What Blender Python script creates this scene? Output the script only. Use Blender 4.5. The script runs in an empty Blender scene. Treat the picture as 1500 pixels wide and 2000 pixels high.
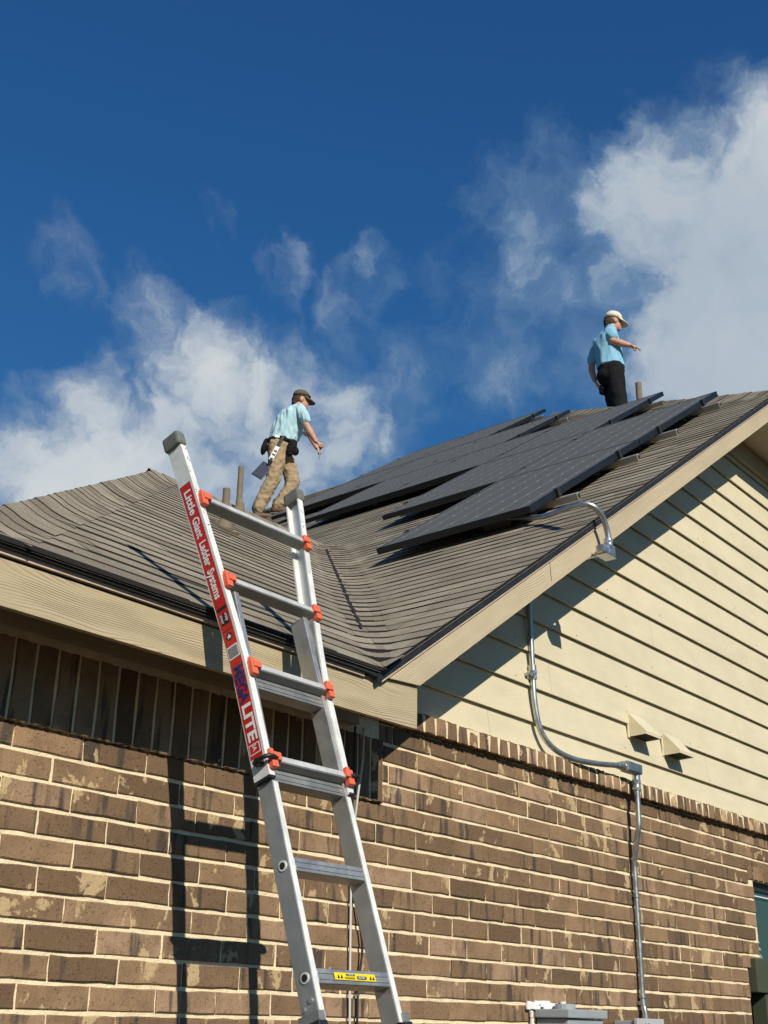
import bpy, bmesh, math, random
from mathutils import Vector, Matrix, Euler
random.seed(7)
R = math.radians
S = bpy.context.scene
COL = S.collection

# ------------------------------------------------------------------ camera
cam_d = bpy.data.cameras.new('camera')
cam = bpy.data.objects.new('camera', cam_d); COL.objects.link(cam)
YAW, PIT, ROL = 0.88191786, 0.39929965, 0.01712409
fwd = Vector((math.sin(YAW)*math.cos(PIT), math.cos(YAW)*math.cos(PIT), math.sin(PIT)))
rgt = Vector((math.cos(YAW), -math.sin(YAW), 0)); upv = rgt.cross(fwd)
r2 = rgt*math.cos(ROL) + upv*math.sin(ROL); u2 = -rgt*math.sin(ROL) + upv*math.cos(ROL)
cam.matrix_world = Matrix(((r2.x, u2.x, -fwd.x, 0), (r2.y, u2.y, -fwd.y, 0), (r2.z, u2.z, -fwd.z, 0), (0, 0, 0, 1)))
cam_d.sensor_fit = 'HORIZONTAL'; cam_d.sensor_width = 36.0; cam_d.lens = 36.0*2382.25/1500.0
cam_d.clip_end = 5000.0; cam_d.clip_start = 0.05
S.camera = cam
S.render.resolution_x = 768; S.render.resolution_y = 1024

# ------------------------------------------------------------------ sun and sky
SUN = Vector((.45, 1.0, -.735)).normalized()
sun_d = bpy.data.lights.new('sun', 'SUN'); sun_d.energy = 5.0; sun_d.angle = R(.5); sun_d.color = (1.0, .93, .80)
sun = bpy.data.objects.new('sun', sun_d); COL.objects.link(sun)
sun.rotation_euler = SUN.to_track_quat('-Z', 'Y').to_euler()

class NT:
    def __init__(s, tree): s.t = tree; s.n = tree.nodes; s.l = tree.links
    def node(s, typ, ins=None, **kw):
        nd = s.n.new(typ)
        for k, v in kw.items(): setattr(nd, k, v)
        for k, v in (ins or {}).items():
            if isinstance(v, bpy.types.NodeSocket): s.l.new(v, nd.inputs[k])
            else: nd.inputs[k].default_value = v
        return nd
    def m(s, op, a, b=0.0, c=None, clamp=False):
        nd = s.node('ShaderNodeMath', {0: a, 1: b}, operation=op, use_clamp=clamp)
        if c is not None:
            if isinstance(c, bpy.types.NodeSocket): s.l.new(c, nd.inputs[2])
            else: nd.inputs[2].default_value = c
        return nd.outputs[0]
    def vm(s, op, a, b):
        return s.node('ShaderNodeVectorMath', {0: a, 1: b}, operation=op)
    def noise(s, vec, scale, detail=4.0, rough=.55, dist=0.0):
        return s.node('ShaderNodeTexNoise', {'Vector': vec, 'Scale': scale, 'Detail': detail, 'Roughness': rough, 'Distortion': dist})
    def ramp(s, fac, lo, hi, a=0.0, b=1.0, smooth=True):
        nd = s.node('ShaderNodeMapRange', {'Value': fac, 'From Min': lo, 'From Max': hi, 'To Min': a, 'To Max': b})
        nd.interpolation_type = 'SMOOTHSTEP' if smooth else 'LINEAR'; nd.clamp = True
        return nd.outputs[0]
    def mix(s, fac, a, b, typ='MIX'):
        nd = s.node('ShaderNodeMix'); nd.data_type = 'RGBA'; nd.blend_type = typ
        for i, v in ((0, fac), (6, a), (7, b)):
            if isinstance(v, bpy.types.NodeSocket): s.l.new(v, nd.inputs[i])
            else: nd.inputs[i].default_value = (v if i == 0 else (v[0], v[1], v[2], 1.0))
        return nd.outputs[2]
    def scale(s, vec, sc):
        return s.node('ShaderNodeMapping', {'Vector': vec, 'Scale': sc}).outputs[0]

W = bpy.data.worlds.new('World'); S.world = W; W.use_nodes = True
w = NT(W.node_tree); w.n.clear()
sky = w.node('ShaderNodeTexSky', sky_type='NISHITA', sun_disc=False)
sky.sun_elevation = math.asin(-SUN.z); sky.sun_rotation = math.atan2(-SUN.x, -SUN.y)
sky.altitude = 200; sky.air_density = 2.5; sky.dust_density = 0.0; sky.ozone_density = 1.0
tc = w.node('ShaderNodeTexCoord'); D = tc.outputs['Generated']
skyc = w.mix(1.0, sky.outputs[0], (.12, .41, .95), 'MULTIPLY')
def ray(x, y):
    return (r2*((x-750)/2382.25) - u2*((y-1000)/2382.25) + fwd).normalized()
CLD, CLB = (2.0, 3.4, 5.4), (8.2, 8.7, 8.9)
# warped direction, so that cloud banks get ragged outlines
wn = w.noise(D, 4.5, 4.0, .5); wv = w.vm('SUBTRACT', wn.outputs['Color'], (.5, .5, .5)).outputs[0]
Dw = w.vm('ADD', D, w.vm('MULTIPLY', wv, (.120, .120, .120)).outputs[0]).outputs[0]
wn2 = w.noise(D, 26.0, 6.0, .6); wv2 = w.vm('SUBTRACT', wn2.outputs['Color'], (.5, .5, .5)).outputs[0]
Dw = w.vm('ADD', Dw, w.vm('MULTIPLY', wv2, (.055, .055, .055)).outputs[0]).outputs[0]
Dw = w.node('ShaderNodeVectorMath', {0: Dw}, operation='NORMALIZE').outputs[0]
# cumulus banks: direction, angular radius (deg), weight
BANKS = [((1580, 570), 7.6, 1.4), ((1510, 370), 3.8, 1.25), ((1380, 480), 5.2, 1.15), ((1650, 420), 5.0, 1.2), ((1430, 320), 2.4, .85), ((1300, 600), 5.5, .72),
         ((400, 840), 4.8, 1.10), ((320, 740), 3.0, .72), ((230, 930), 4.6, .95), ((530, 860), 5.0, .95), ((60, 990), 4.4, 1.0), ((650, 800), 4.2, .55), ((780, 790), 3.6, .42),
         ((290, 630), 2.4, .40), ((700, 600), 2.0, .44), ((750, 540), 1.8, .44), ((1060, 480), 4.2, .54), ((1040, 620), 4.6, .52), ((1110, 320), 2.4, .46), ((1000, 360), 2.0, .36), ((255, 400), 1.4, .25), ((290, 470), 1.3, .27),
         ((90, 520), 1.8, .24), ((130, 570), 1.6, .25), ((560, 540), 1.4, .34), ((420, 430), 1.2, .34), ((1150, 700), 4.0, .40), ((2450, 600), 9, .8)]
def bank_sum(vec, banks):
    acc = None
    for (px, py), rad, wt in banks:
        dp = w.vm('DOT_PRODUCT', vec, tuple(ray(px, py))).outputs['Value']
        b = w.m('MULTIPLY', w.ramp(dp, math.cos(R(rad*1.7)), math.cos(R(rad*.2))), wt)
        acc = b if acc is None else w.m('MAXIMUM', acc, b)
    return acc
dens = bank_sum(Dw, BANKS)
far = w.noise(w.scale(D, (1, 1, 2.2)), 3.0, 8.0, .6)
# elsewhere in the sky the same broken cumulus goes on
away = w.ramp(w.vm('DOT_PRODUCT', D, tuple(fwd)).outputs['Value'], math.cos(R(40)), math.cos(R(33)), 1.0, 0.0)
dens = w.m('MAXIMUM', dens, w.m('MULTIPLY', away, w.ramp(far.outputs[0], .52, .70, 0, .8)))
fb = w.noise(Dw, 11.0, 7.0, .52)
fb2 = w.noise(w.scale(Dw, (1, 1, .6)), 34.0, 5.0, .6)
nz = w.m('ADD', w.m('SUBTRACT', fb.outputs[0], .5), w.m('MULTIPLY', w.m('SUBTRACT', fb2.outputs[0], .5), .30))
a = w.m('ADD', dens, w.m('MULTIPLY', nz, 1.75))
alpha = w.m('MULTIPLY', w.ramp(a, .22, 1.0), w.ramp(dens, .02, .34))
# thick sunlit tops are white, bases and thin veils grey-blue
GREYS = [((1350, 620), 7.5, 1.0), ((1300, 470), 3.6, .75), ((1480, 640), 6.0, .9), ((640, 900), 5.0, .8), ((480, 930), 4.5, .7), ((200, 1010), 4.0, .35), ((1050, 560), 6.0, .8)]
gy = bank_sum(Dw, GREYS)
bright = w.m('SUBTRACT', w.m('ADD', w.ramp(a, .45, 1.2), w.m('MULTIPLY', nz, .55)), w.m('MULTIPLY', gy, .62))
cl = w.mix(w.ramp(bright, -.25, .85, smooth=False), CLD, CLB)
final = w.mix(w.m('MULTIPLY', alpha, .93), skyc, cl)
bg = w.node('ShaderNodeBackground', {'Color': final, 'Strength': .079})
wo = w.node('ShaderNodeOutputWorld', {'Surface': bg.outputs[0]})

W.cycles.sampling_method = 'MANUAL'; W.cycles.sample_map_resolution = 512
vs = S.view_settings
vs.view_transform = 'Standard'; vs.look = 'None'; vs.exposure = 0.0; vs.gamma = 1.0; vs.use_curve_mapping = False

# ------------------------------------------------------------------ helpers
def link(o, parent=None):
    COL.objects.link(o)
    if parent is not None: o.parent = parent
    return o
def mesh(name, verts, faces, mats, parent=None, smooth=False, midx=None):
    me = bpy.data.meshes.new(name)
    me.from_pydata([tuple(v) for v in verts], [], faces)
    for m_ in (mats if isinstance(mats, (list, tuple)) else [mats]): me.materials.append(m_)
    if midx: me.polygons.foreach_set('material_index', midx)
    if smooth: me.polygons.foreach_set('use_smooth', [True]*len(me.polygons))
    me.update()
    return link(bpy.data.objects.new(name, me), parent)
def empty(name, label=None, cat=None, loc=(0, 0, 0), group=None):
    o = bpy.data.objects.new(name, None); o.location = loc; o.empty_display_size = .05; link(o)
    if label: tag(o, label, cat, group)
    return o
def tag(o, label, cat, group=None):
    o['label'] = label; o['category'] = cat
    if group: o['group'] = group
    return o
def part(name, B, m_, parent, smooth=False, loc=None):
    """part of a thing; B holds world coordinates, the thing's origin is subtracted"""
    off = parent.matrix_world.translation if parent else Vector()
    o = parent; off = Vector((0, 0, 0))
    while o is not None: off += o.location; o = o.parent
    vs_ = [Vector(v)-off for v in B.v]
    return mesh(name, vs_, B.f, m_, parent, smooth, B.mi if any(B.mi) else None)
class MB:
    def __init__(s): s.v = []; s.f = []; s.mi = []
    def add(s, vs_, fs, mi=0):
        o = len(s.v); s.v += [Vector(v) for v in vs_]
        for f in fs: s.f.append([i+o for i in f]); s.mi.append(mi)
        return s
    def box(s, x0, x1, y0, y1, z0, z1, mi=0, bev=0.0):
        return s.obox(Vector(((x0+x1)/2, (y0+y1)/2, (z0+z1)/2)), Vector((1, 0, 0)), Vector((0, 1, 0)), Vector((0, 0, 1)), abs(x1-x0)/2, abs(y1-y0)/2, abs(z1-z0)/2, mi, bev)
    def obox(s, c, ax, ay, az, hx, hy, hz, mi=0, bev=0.0):
        c = Vector(c)
        if bev <= 0:
            P = [c+ax*(i*hx)+ay*(j*hy)+az*(k*hz) for k in (-1, 1) for j in (-1, 1) for i in (-1, 1)]
            F = [(0, 2, 3, 1), (4, 5, 7, 6), (0, 1, 5, 4), (2, 6, 7, 3), (0, 4, 6, 2), (1, 3, 7, 5)]
            return s.add(P, F, mi)
        b = min(bev, hx*.9, hy*.9, hz*.9)
        bm = bmesh.new(); bmesh.ops.create_cube(bm, size=2)
        for v in bm.verts: v.co = Vector((v.co.x*hx, v.co.y*hy, v.co.z*hz))
        bmesh.ops.bevel(bm, geom=bm.edges[:], offset=b, segments=2, affect='EDGES', profile=.6)
        bm.verts.index_update()
        P = [c+ax*v.co.x+ay*v.co.y+az*v.co.z for v in bm.verts]
        F = [[v.index for v in f.verts] for f in bm.faces]; bm.free()
        return s.add(P, F, mi)
    def tube(s, pts, r, n=12, mi=0, cap=True):
        pts = [Vector(p) for p in pts]; rs = r if isinstance(r, (list, tuple)) else [r]*len(pts)
        o = len(s.v); prev = None
        for i, p in enumerate(pts):
            d = (pts[min(i+1, len(pts)-1)]-pts[max(i-1, 0)]).normalized()
            if prev is None:
                a_ = d.cross(Vector((0, 0, 1)))
                if a_.length < .05: a_ = d.cross(Vector((1, 0, 0)))
                a_.normalize()
            else: a_ = (prev - d*prev.dot(d)).normalized()
            prev = a_; b_ = d.cross(a_)
            for k in range(n):
                t_ = 2*math.pi*k/n; s.v.append(p+a_*math.cos(t_)*rs[i]+b_*math.sin(t_)*rs[i])
        for i in range(len(pts)-1):
            for k in range(n):
                s.f.append([o+i*n+k, o+i*n+(k+1) % n, o+(i+1)*n+(k+1) % n, o+(i+1)*n+k]); s.mi.append(mi)
        if cap:
            s.f.append([o+k for k in range(n)][::-1]); s.mi.append(mi)
            s.f.append([o+(len(pts)-1)*n+k for k in range(n)]); s.mi.append(mi)
        return s
    def prism(s, poly, axis, d, mi=0):
        """poly: list of Vectors; extruded by axis*d"""
        n = len(poly); e = Vector(axis)*d
        P = [Vector(p) for p in poly]+[Vector(p)+e for p in poly]
        F = [list(range(n))[::-1], list(range(n, 2*n))]+[[i, (i+1) % n, n+(i+1) % n, n+i] for i in range(n)]
        return s.add(P, F, mi)
def spline(pts, n=8):
    pts = [Vector(p) for p in pts]; out = []
    for i in range(len(pts)-1):
        p0, p1, p2, p3 = pts[max(i-1, 0)], pts[i], pts[i+1], pts[min(i+2, len(pts)-1)]
        for k in range(n):
            t_ = k/n
            out.append(.5*((2*p1)+(p2-p0)*t_+(2*p0-5*p1+4*p2-p3)*t_*t_+(3*p1-p0-3*p2+p3)*t_**3))
    return out+[pts[-1]]

# ------------------------------------------------------------------ materials
def M(name, base, rough=.6, metal=0.0, spec=.5, noise=None, bump=None):
    """base colour with optional noise=(scale, amount, stretch) and bump=(scale, distance, stretch)"""
    m_ = bpy.data.materials.new(name); m_.use_nodes = True
    g = NT(m_.node_tree); b = g.n['Principled BSDF']
    b.inputs['Base Color'].default_value = (*base, 1); b.inputs['Roughness'].default_value = rough
    b.inputs['Metallic'].default_value = metal; b.inputs['Specular IOR Level'].default_value = spec
    pos = g.node('ShaderNodeNewGeometry').outputs['Position']
    if noise:
        nz = g.noise(g.scale(pos, noise[2] if len(noise) > 2 else (1, 1, 1)), noise[0], 5.0)
        v = g.ramp(nz.outputs[0], .3, .7, 1-noise[1], 1+noise[1], False)
        col = g.mix(1.0, base, g.node('ShaderNodeCombineColor', {0: v, 1: v, 2: v}).outputs[0], 'MULTIPLY')
        g.l.new(col, b.inputs['Base Color'])
    if bump:
        nz = g.noise(g.scale(pos, bump[2] if len(bump) > 2 else (1, 1, 1)), bump[0], 4.0 if bump[0] > 30 else 1.0)
        bp = g.node('ShaderNodeBump', {'Height': nz.outputs[0], 'Distance': bump[1], 'Strength': 1.0})
        g.l.new(bp.outputs[0], b.inputs['Normal'])
    return m_, g, b

def wood_paint(name, base, axis):
    """fibre-cement board with embossed cedar grain running along axis"""
    m_, g, b = M(name, base, .62, 0, .35)
    pos = g.node('ShaderNodeNewGeometry').outputs['Position']
    st = {'x': (.55, 1, 1), 'rake': (1, 1, 1)}[axis]
    if axis == 'rake': pos = g.node('ShaderNodeMapping', {'Vector': pos, 'Rotation': (0, R(34.6), 0)}, vector_type='POINT').outputs[0]; st = (.55, 1, 1)
    v = g.scale(pos, (.20, 1, 1))
    wob = g.noise(v, 5.0, 2.0, .5)
    sep = g.node('ShaderNodeSeparateXYZ', {0: pos})
    h = g.m('ADD', g.m('MULTIPLY', sep.outputs[2], 90.0), g.m('MULTIPLY', wob.outputs[0], 21.0))
    sn = g.m('SINE', g.m('MULTIPLY', h, 6.2832/1.0*.62))
    ridge = g.m('POWER', g.m('ABSOLUTE', sn), .35)
    fade = g.noise(g.scale(pos, (.5, 1, 3)), 4.0, 2.0)
    hh = g.m('MULTIPLY', ridge, g.ramp(fade.outputs[0], .38, .62, .12, 1.0))
    bp = g.node('ShaderNodeBump', {'Height': hh, 'Distance': .0035, 'Strength': .85})
    g.l.new(bp.outputs[0], b.inputs['Normal'])
    dirt = g.noise(g.scale(pos, (1, 1, 2)), 3.0, 6.0, .65)
    vv = g.ramp(dirt.outputs[0], .3, .75, .90, 1.06, False)
    g.l.new(g.mix(1.0, base, g.node('ShaderNodeCombineColor', {0: vv, 1: vv, 2: g.m('MULTIPLY', vv, .99)}).outputs[0], 'MULTIPLY'), b.inputs['Base Color'])
    return m_

def rnd(g):
    oi = g.node('ShaderNodeObjectInfo').outputs['Random']; gi = g.node('ShaderNodeNewGeometry').outputs['Random Per Island']
    return g.m('FRACT', g.m('ADD', oi, g.m('MULTIPLY', gi, 7.13)))

def brick_mat():
    m_, g, b = M('brick', (.2, .13, .08), .88, 0, .25)
    geo = g.node('ShaderNodeNewGeometry'); pos = geo.outputs['Position']; r = rnd(g)
    off = g.node('ShaderNodeCombineXYZ', {0: g.m('MULTIPLY', r, 37.0), 1: g.m('MULTIPLY', r, 11.0), 2: g.m('MULTIPLY', r, 53.0)}).outputs[0]
    p = g.vm('ADD', pos, off).outputs[0]
    c1 = g.mix(g.ramp(r, 0, 1, 0, 1, False), (.140, .088, .050), (.315, .200, .112))
    c1 = g.mix(g.ramp(g.m('FRACT', g.m('MULTIPLY', r, 17.3)), .82, .9), c1, (.36, .235, .145))       # some warm pinkish bricks
    soft = g.noise(p, 9.0, 4.0, .6)
    c1 = g.mix(g.ramp(soft.outputs[0], .35, .7, 0, .5), c1, (.140, .088, .050))
    # dark vertical flash marks
    fl = g.noise(g.scale(p, (1, 1, .12)), 26.0, 2.0, .5)
    c2 = g.mix(g.m('MULTIPLY', g.ramp(fl.outputs[0], .52, .68), g.ramp(g.m('FRACT', g.m('MULTIPLY', r, 5.7)), .28, .5, 0, .88)), c1, (.062, .048, .040))
    # buff smears
    sm = g.noise(g.scale(p, (1, 1, .6)), 9.0, 4.0, .6, .5)
    e = g.noise(p, 60.0, 4.0, .6)
    k = g.m('ADD', sm.outputs[0], g.m('MULTIPLY', g.m('SUBTRACT', e.outputs[0], .5), .16))
    on = g.ramp(g.m('FRACT', g.m('MULTIPLY', r, 9.1)), .30, .36)
    c3 = g.mix(g.m('MULTIPLY', g.ramp(k, .590, .632), g.m('MULTIPLY', on, .82)), c2, (.53, .39, .215))
    gr = g.noise(pos, 240.0, 3.0, .7)
    gv = g.ramp(gr.outputs[0], .25, .75, .74, 1.22, False)
    g.l.new(g.mix(1.0, c3, g.node('ShaderNodeCombineColor', {0: gv, 1: gv, 2: gv}).outputs[0], 'MULTIPLY'), b.inputs['Base Color'])
    wire = g.noise(g.scale(pos, (1, 1, .3)), 170.0, 3.0, .6)
    pits = g.noise(pos, 95.0, 2.0)
    hh = g.m('ADD', wire.outputs[0], g.m('MULTIPLY', g.ramp(pits.outputs[0], .62, .72), -1.2))
    g.l.new(g.node('ShaderNodeBump', {'Height': hh, 'Distance': .0030, 'Strength': .8}).outputs[0], b.inputs['Normal'])
    return m_

def shingle_mat():
    m_, g, b = M('asphalt_shingle', (.15, .13, .11), .93, 0, .2)
    pos = g.node('ShaderNodeNewGeometry').outputs['Position']; r = rnd(g)
    c = g.mix(r, (.195, .166, .124), (.305, .264, .200))
    big = g.noise(pos, 1.3, 4.0, .6)
    c = g.mix(g.ramp(big.outputs[0], .35, .7, 0, .35), c, (.235, .205, .160))
    blend = g.noise(g.scale(pos, (1, 1, 1)), 11.0, 3.0, .6)
    c = g.mix(g.ramp(blend.outputs[0], .42, .66, 0, .35), c, (.205, .178, .140))
    vo = g.node('ShaderNodeTexVoronoi', {'Vector': pos, 'Scale': 4.2}); vc = g.node('ShaderNodeSeparateColor', {0: vo.outputs['Color']}).outputs[0]
    tv = g.ramp(vc, 0, 1, .84, 1.13, False)
    c = g.mix(1.0, c, g.node('ShaderNodeCombineColor', {0: tv, 1: tv, 2: tv}).outputs[0], 'MULTIPLY')
    gr = g.noise(pos, 170.0, 3.0, .8)
    gv = g.ramp(gr.outputs[0], .28, .72, .55, 1.45, False)
    g.l.new(g.mix(1.0, c, g.node('ShaderNodeCombineColor', {0: gv, 1: gv, 2: gv}).outputs[0], 'MULTIPLY'), b.inputs['Base Color'])
    g.l.new(g.node('ShaderNodeBump', {'Height': gr.outputs[0], 'Distance': .002, 'Strength': .6}).outputs[0], b.inputs['Normal'])
    return m_

def metal_mat(name, base, rough, metal=1.0, streak=(1, 1, 1)):
    m_, g, b = M(name, base, rough, metal)
    pos = g.node('ShaderNodeNewGeometry').outputs['Position']
    n1 = g.noise(pos, 14.0, 6.0, .65); n2 = g.noise(g.scale(pos, streak), 90.0, 3.0)
    v = g.m('ADD', g.ramp(n1.outputs[0], .3, .75, .82, 1.08, False), g.m('MULTIPLY', g.m('SUBTRACT', n2.outputs[0], .5), .25))
    g.l.new(g.mix(1.0, base, g.node('ShaderNodeCombineColor', {0: v, 1: v, 2: v}).outputs[0], 'MULTIPLY'), b.inputs['Base Color'])
    g.l.new(g.ramp(n1.outputs[0], .3, .7, max(.05, rough-.09), rough+.14, False), b.inputs['Roughness'])
    return m_

def panel_mat():
    m_, g, b = M('solar_cells', (.02, .022, .025), .6, 0, .22)
    uv = g.node('ShaderNodeTexCoord').outputs['UV']; s = g.node('ShaderNodeSeparateXYZ', {0: uv})
    u_, v_ = s.outputs[0], s.outputs[1]                       # u across (0..1), v up the slope
    fu = g.m('FRACT', g.m('MULTIPLY', u_, 6.0)); fv = g.m('FRACT', g.m('MULTIPLY', v_, 10.0))
    lu = g.m('LESS_THAN', g.m('ABSOLUTE', g.m('SUBTRACT', fu, .5)), .024)
    gu = g.m('GREATER_THAN', g.m('ABSOLUTE', g.m('SUBTRACT', fu, .5)), .485)
    gv = g.m('GREATER_THAN', g.m('ABSOLUTE', g.m('SUBTRACT', fv, .5)), .490)
    dash = g.m('LESS_THAN', fv, .17)
    n = g.noise(uv, 40.0, 2.0)
    base = g.mix(g.ramp(n.outputs[0], .3, .7), (.094, .094, .083), (.104, .103, .091))
    c = g.mix(g.m('MULTIPLY', gv, .25), base, (.06, .06, .058))
    c = g.mix(g.m('MULTIPLY', lu, g.m('ADD', .20, g.m('MULTIPLY', dash, .55))), c, (.62, .62, .60))
    g.l.new(c, b.inputs['Base Color'])
    b.inputs['Coat Weight'].default_value = .10; b.inputs['Coat Roughness'].default_value = .4
    return m_

BRICK = brick_mat(); SHING = shingle_mat()
BUTT = M('shingle_cut_edge', (.010, .009, .008), .95)[0]
MORTAR = M('mortar', (.78, .65, .43), .92, 0, .2, (22.0, .14), (120.0, .004))[0]
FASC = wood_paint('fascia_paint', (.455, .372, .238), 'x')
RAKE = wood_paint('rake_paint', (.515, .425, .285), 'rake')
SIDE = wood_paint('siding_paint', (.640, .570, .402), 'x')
for nd in SIDE.node_tree.nodes:
    if nd.type == 'BUMP': nd.inputs['Distance'].default_value = .0009
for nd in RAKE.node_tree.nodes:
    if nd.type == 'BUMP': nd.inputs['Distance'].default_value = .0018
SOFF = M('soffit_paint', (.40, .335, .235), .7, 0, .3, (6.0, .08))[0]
DRIP = M('drip_edge_metal', (.020, .021, .022), .5, 0, .4, (20.0, .3))[0]
RAWW = M('bare_lath', (.55, .42, .32), .8, 0, .2, (30.0, .15))[0]
DECK = M('roof_felt', (.03, .028, .025), .95)[0]
DARK = M('dark_void', (.012, .011, .010), .9)[0]
ALU = metal_mat('ladder_aluminium', (.52, .52, .50), .42, .75, (1, .15, .15))
ALUW = metal_mat('worn_white_aluminium', (.86, .86, .81), .5, .25, (1, .15, .15))
ALUD = metal_mat('dull_aluminium', (.34, .345, .335), .5, .6, (.15, 1, 1))
ALUT = metal_mat('lit_tread', (.60, .61, .59), .5, .3, (.15, 1, 1))
RUBB = M('grey_rubber', (.135, .140, .125), .75, 0, .3, (30.0, .2))[0]
ORNG = M('orange_plastic', (.72, .135, .065), .5, 0, .45, (40.0, .1))[0]
BLKP = M('black_plastic', (.018, .018, .019), .45, 0, .5, (30.0, .2))[0]
RED = M('red_sticker', (.52, .018, .012), .38, 0, .5, (25.0, .15))[0]
WHT = M('white_print', (.78, .76, .74), .5)[0]
NAVY = M('navy_print', (.012, .030, .14), .5)[0]
GREYP = M('grey_print', (.22, .22, .21), .5, 0, .4, (200.0, .35))[0]
YEL = M('yellow_sticker', (.80, .62, .02), .45, 0, .4)[0]
GALV = metal_mat('galvanised_conduit', (.50, .52, .52), .36, .9)
GREYB = M('grey_enclosure', (.30, .33, .35), .5, 0, .5, (6.0, .06))[0]
FRAME = M('black_anodised_frame', (.008, .013, .019), .42, .2, .5, (8.0, .2))[0]
RAILM = metal_mat('mill_rail', (.42, .40, .355), .5, .45)
CELL = panel_mat()
PIPEP = M('painted_pipe', (.185, .145, .098), .75, 0, .3, (18.0, .12))[0]

# ------------------------------------------------------------------ ground
GZ = -1.6
gb = MB(); N = 24; ext = 900.0
gb.add([(-ext, -ext, GZ), (ext, -ext, GZ), (ext, ext, GZ), (-ext, ext, GZ)], [(0, 1, 2, 3)])
GR = M('dormant_lawn', (.048, .035, .021), .95, 0, .2, (2.0, .3))[0]
gd = part('ground', gb, GR, None); gd['kind'] = 'structure'

# ------------------------------------------------------------------ house frame
T = .69; CS = 1/math.sqrt(1+T*T); SN = T*CS
YW, YF, YE = 3.10, 2.79, 2.755           # brick face, fascia face, shingle edge
ZE = 1.205                               # height of the shingle edge at the eave
X0P = 3.35                               # where the right-hand slope meets that height
XH = 1.605                               # plan corner of the hip at the left
HC = 5.0                                 # clipped-gable hip: y = x - HC
XR = 12.3                                # main ridge
YB = 17.0
RIDGE_Q = 5.87
house = empty('house', 'tan brick and lap-sided house with a brown shingle roof', 'house', (3.0, 3.1, GZ))

# ---- brick wall
CH = .0794; ZC0 = .0226; BL = .2556
wall = MB()
for (xa, xb, za, zb) in ((1.93, 7.14, GZ, 1.215), (7.14, 7.33, .36, 1.215), (7.33, 12.0, .85, 1.215)):
    wall.box(xa, xb, YW+.007, YW+.10, za, zb)
wall.box(1.93, 2.03, YW+.101, 14.0, GZ, 1.06)
wallo = part('brick_wall', wall, MORTAR, house)
def brick_mesh(name, L, H, Dp, seed):
    rr = random.Random(seed); n = [(-1, -1), (-.5, -1), (0, -1), (.5, -1), (1, -1), (1, 0), (1, 1), (.5, 1), (0, 1), (-.5, 1), (-1, 1), (-1, 0)]
    fr, md, bk = [], [], []
    for i, (a_, b_) in enumerate(n):
        jx = rr.uniform(-.0034, .0014); jz = rr.uniform(-.0032, .0014)
        x = a_*L/2+(jx if abs(a_) == 1 else 0); z = b_*H/2+(jz if abs(b_) == 1 else 0)
        fr.append((x*(1-.0045/(L/2)), rr.uniform(0, .0012), z*(1-.0035/(H/2)))); md.append((x, .004, z)); bk.append((x, Dp, z))
    c = len(n); V = fr+md+bk; F = [list(range(c))]
    for i in range(c):
        j = (i+1) % c; F.append([j, i, c+i, c+j]); F.append([c+j, c+i, 2*c+i, 2*c+j])
    return V, F
VAR = [brick_mesh('b', BL-.0065, CH-.0125, .05, 100+i) for i in range(8)]
def share(name, V, F, mats, midx=None):
    me = bpy.data.meshes.new(name); me.from_pydata([tuple(v) for v in V], [], F)
    for m_ in (mats if isinstance(mats, (list, tuple)) else [mats]): me.materials.append(m_)
    if midx: me.polygons.foreach_set('material_index', midx)
    me.update(); return me
BME = [share('brick', V, F, BRICK) for V, F in VAR]
def put(name, me, loc, parent, rot=None, mat=None):
    o = bpy.data.objects.new(name, me); link(o, parent)
    off = Vector((0, 0, 0)); q = parent
    while q is not None: off += q.location; q = q.parent
    if mat is not None:
        mm = mat.copy(); mm.translation = Vector(loc)-off; o.matrix_local = mm
    else:
        o.location = Vector(loc)-off
        if rot: o.rotation_euler = rot
    return o
spots = []
rb = random.Random(3)
for k in range(-21, 14):
    z = ZC0+CH*(k+.5); o_ = {0: .02, 1: .128}[k % 2]+rb.uniform(-.03, .03)
    x = 1.93+o_-BL
    while x < 9.0:
        pitch = BL+rb.uniform(-.004, .004); xa, xb = x, x+pitch; x = xb
        if z > .80 and xb < 3.76: continue
        xa = max(xa, 1.93); 
        if z > .80: xa = max(xa, 3.752)
        lim = 7.14 if z < .36 else (7.33 if z < .82 else (7.255 if z < .93 else 9.0))
        xb = min(xb, lim)
        if xb-xa < .04: continue
        spots.append(((xa+xb)/2, z, (xb-xa)))
vis = lambda s: (s[1] > -.12 and s[0] > 1.98 and s[0] < 8.0)
spots.sort(key=lambda s: (not vis(s), s[0]+abs(s[1]-.5)*.3))
def cut_brick(w_, seed):
    return brick_mesh('b', w_-.0065, CH-.0125, .05, seed)
rest = MB(); n_ind = 0; cutcache = {}
for i, (x, z, w_) in enumerate(spots):
    jy = rb.uniform(-.0025, .0025); full = abs(w_-BL) < .006
    if n_ind < 298 and vis((x, z, w_)):
        if full: me = BME[i % 8]
        else:
            key = round(w_, 2)
            if key not in cutcache: cutcache[key] = share('brick', *cut_brick(w_, i), BRICK)
            me = cutcache[key]
        put('brick', me, (x, YW+jy, z), wallo); n_ind += 1
    else:
        V, F = VAR[i % 8] if full else cut_brick(w_, i)
        rest.add([Vector(v)+Vector((x, YW+jy, z)) for v in V], F)
# left return wall, not facing the camera
for k in range(-21, 13):
    z = ZC0+CH*(k+.5); y = YW+.11+(.128 if k % 2 else 0)
    while y < 13.7:
        V, F = VAR[(k*7+int(y*9)) % 8]
        rest.add([Vector((1.924+v[1], y+BL/2-v[0], z+v[2])) for v in V], F); y += BL
ro = part('brick_field', rest, BRICK, wallo); ro['kind'] = 'stuff'
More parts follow.
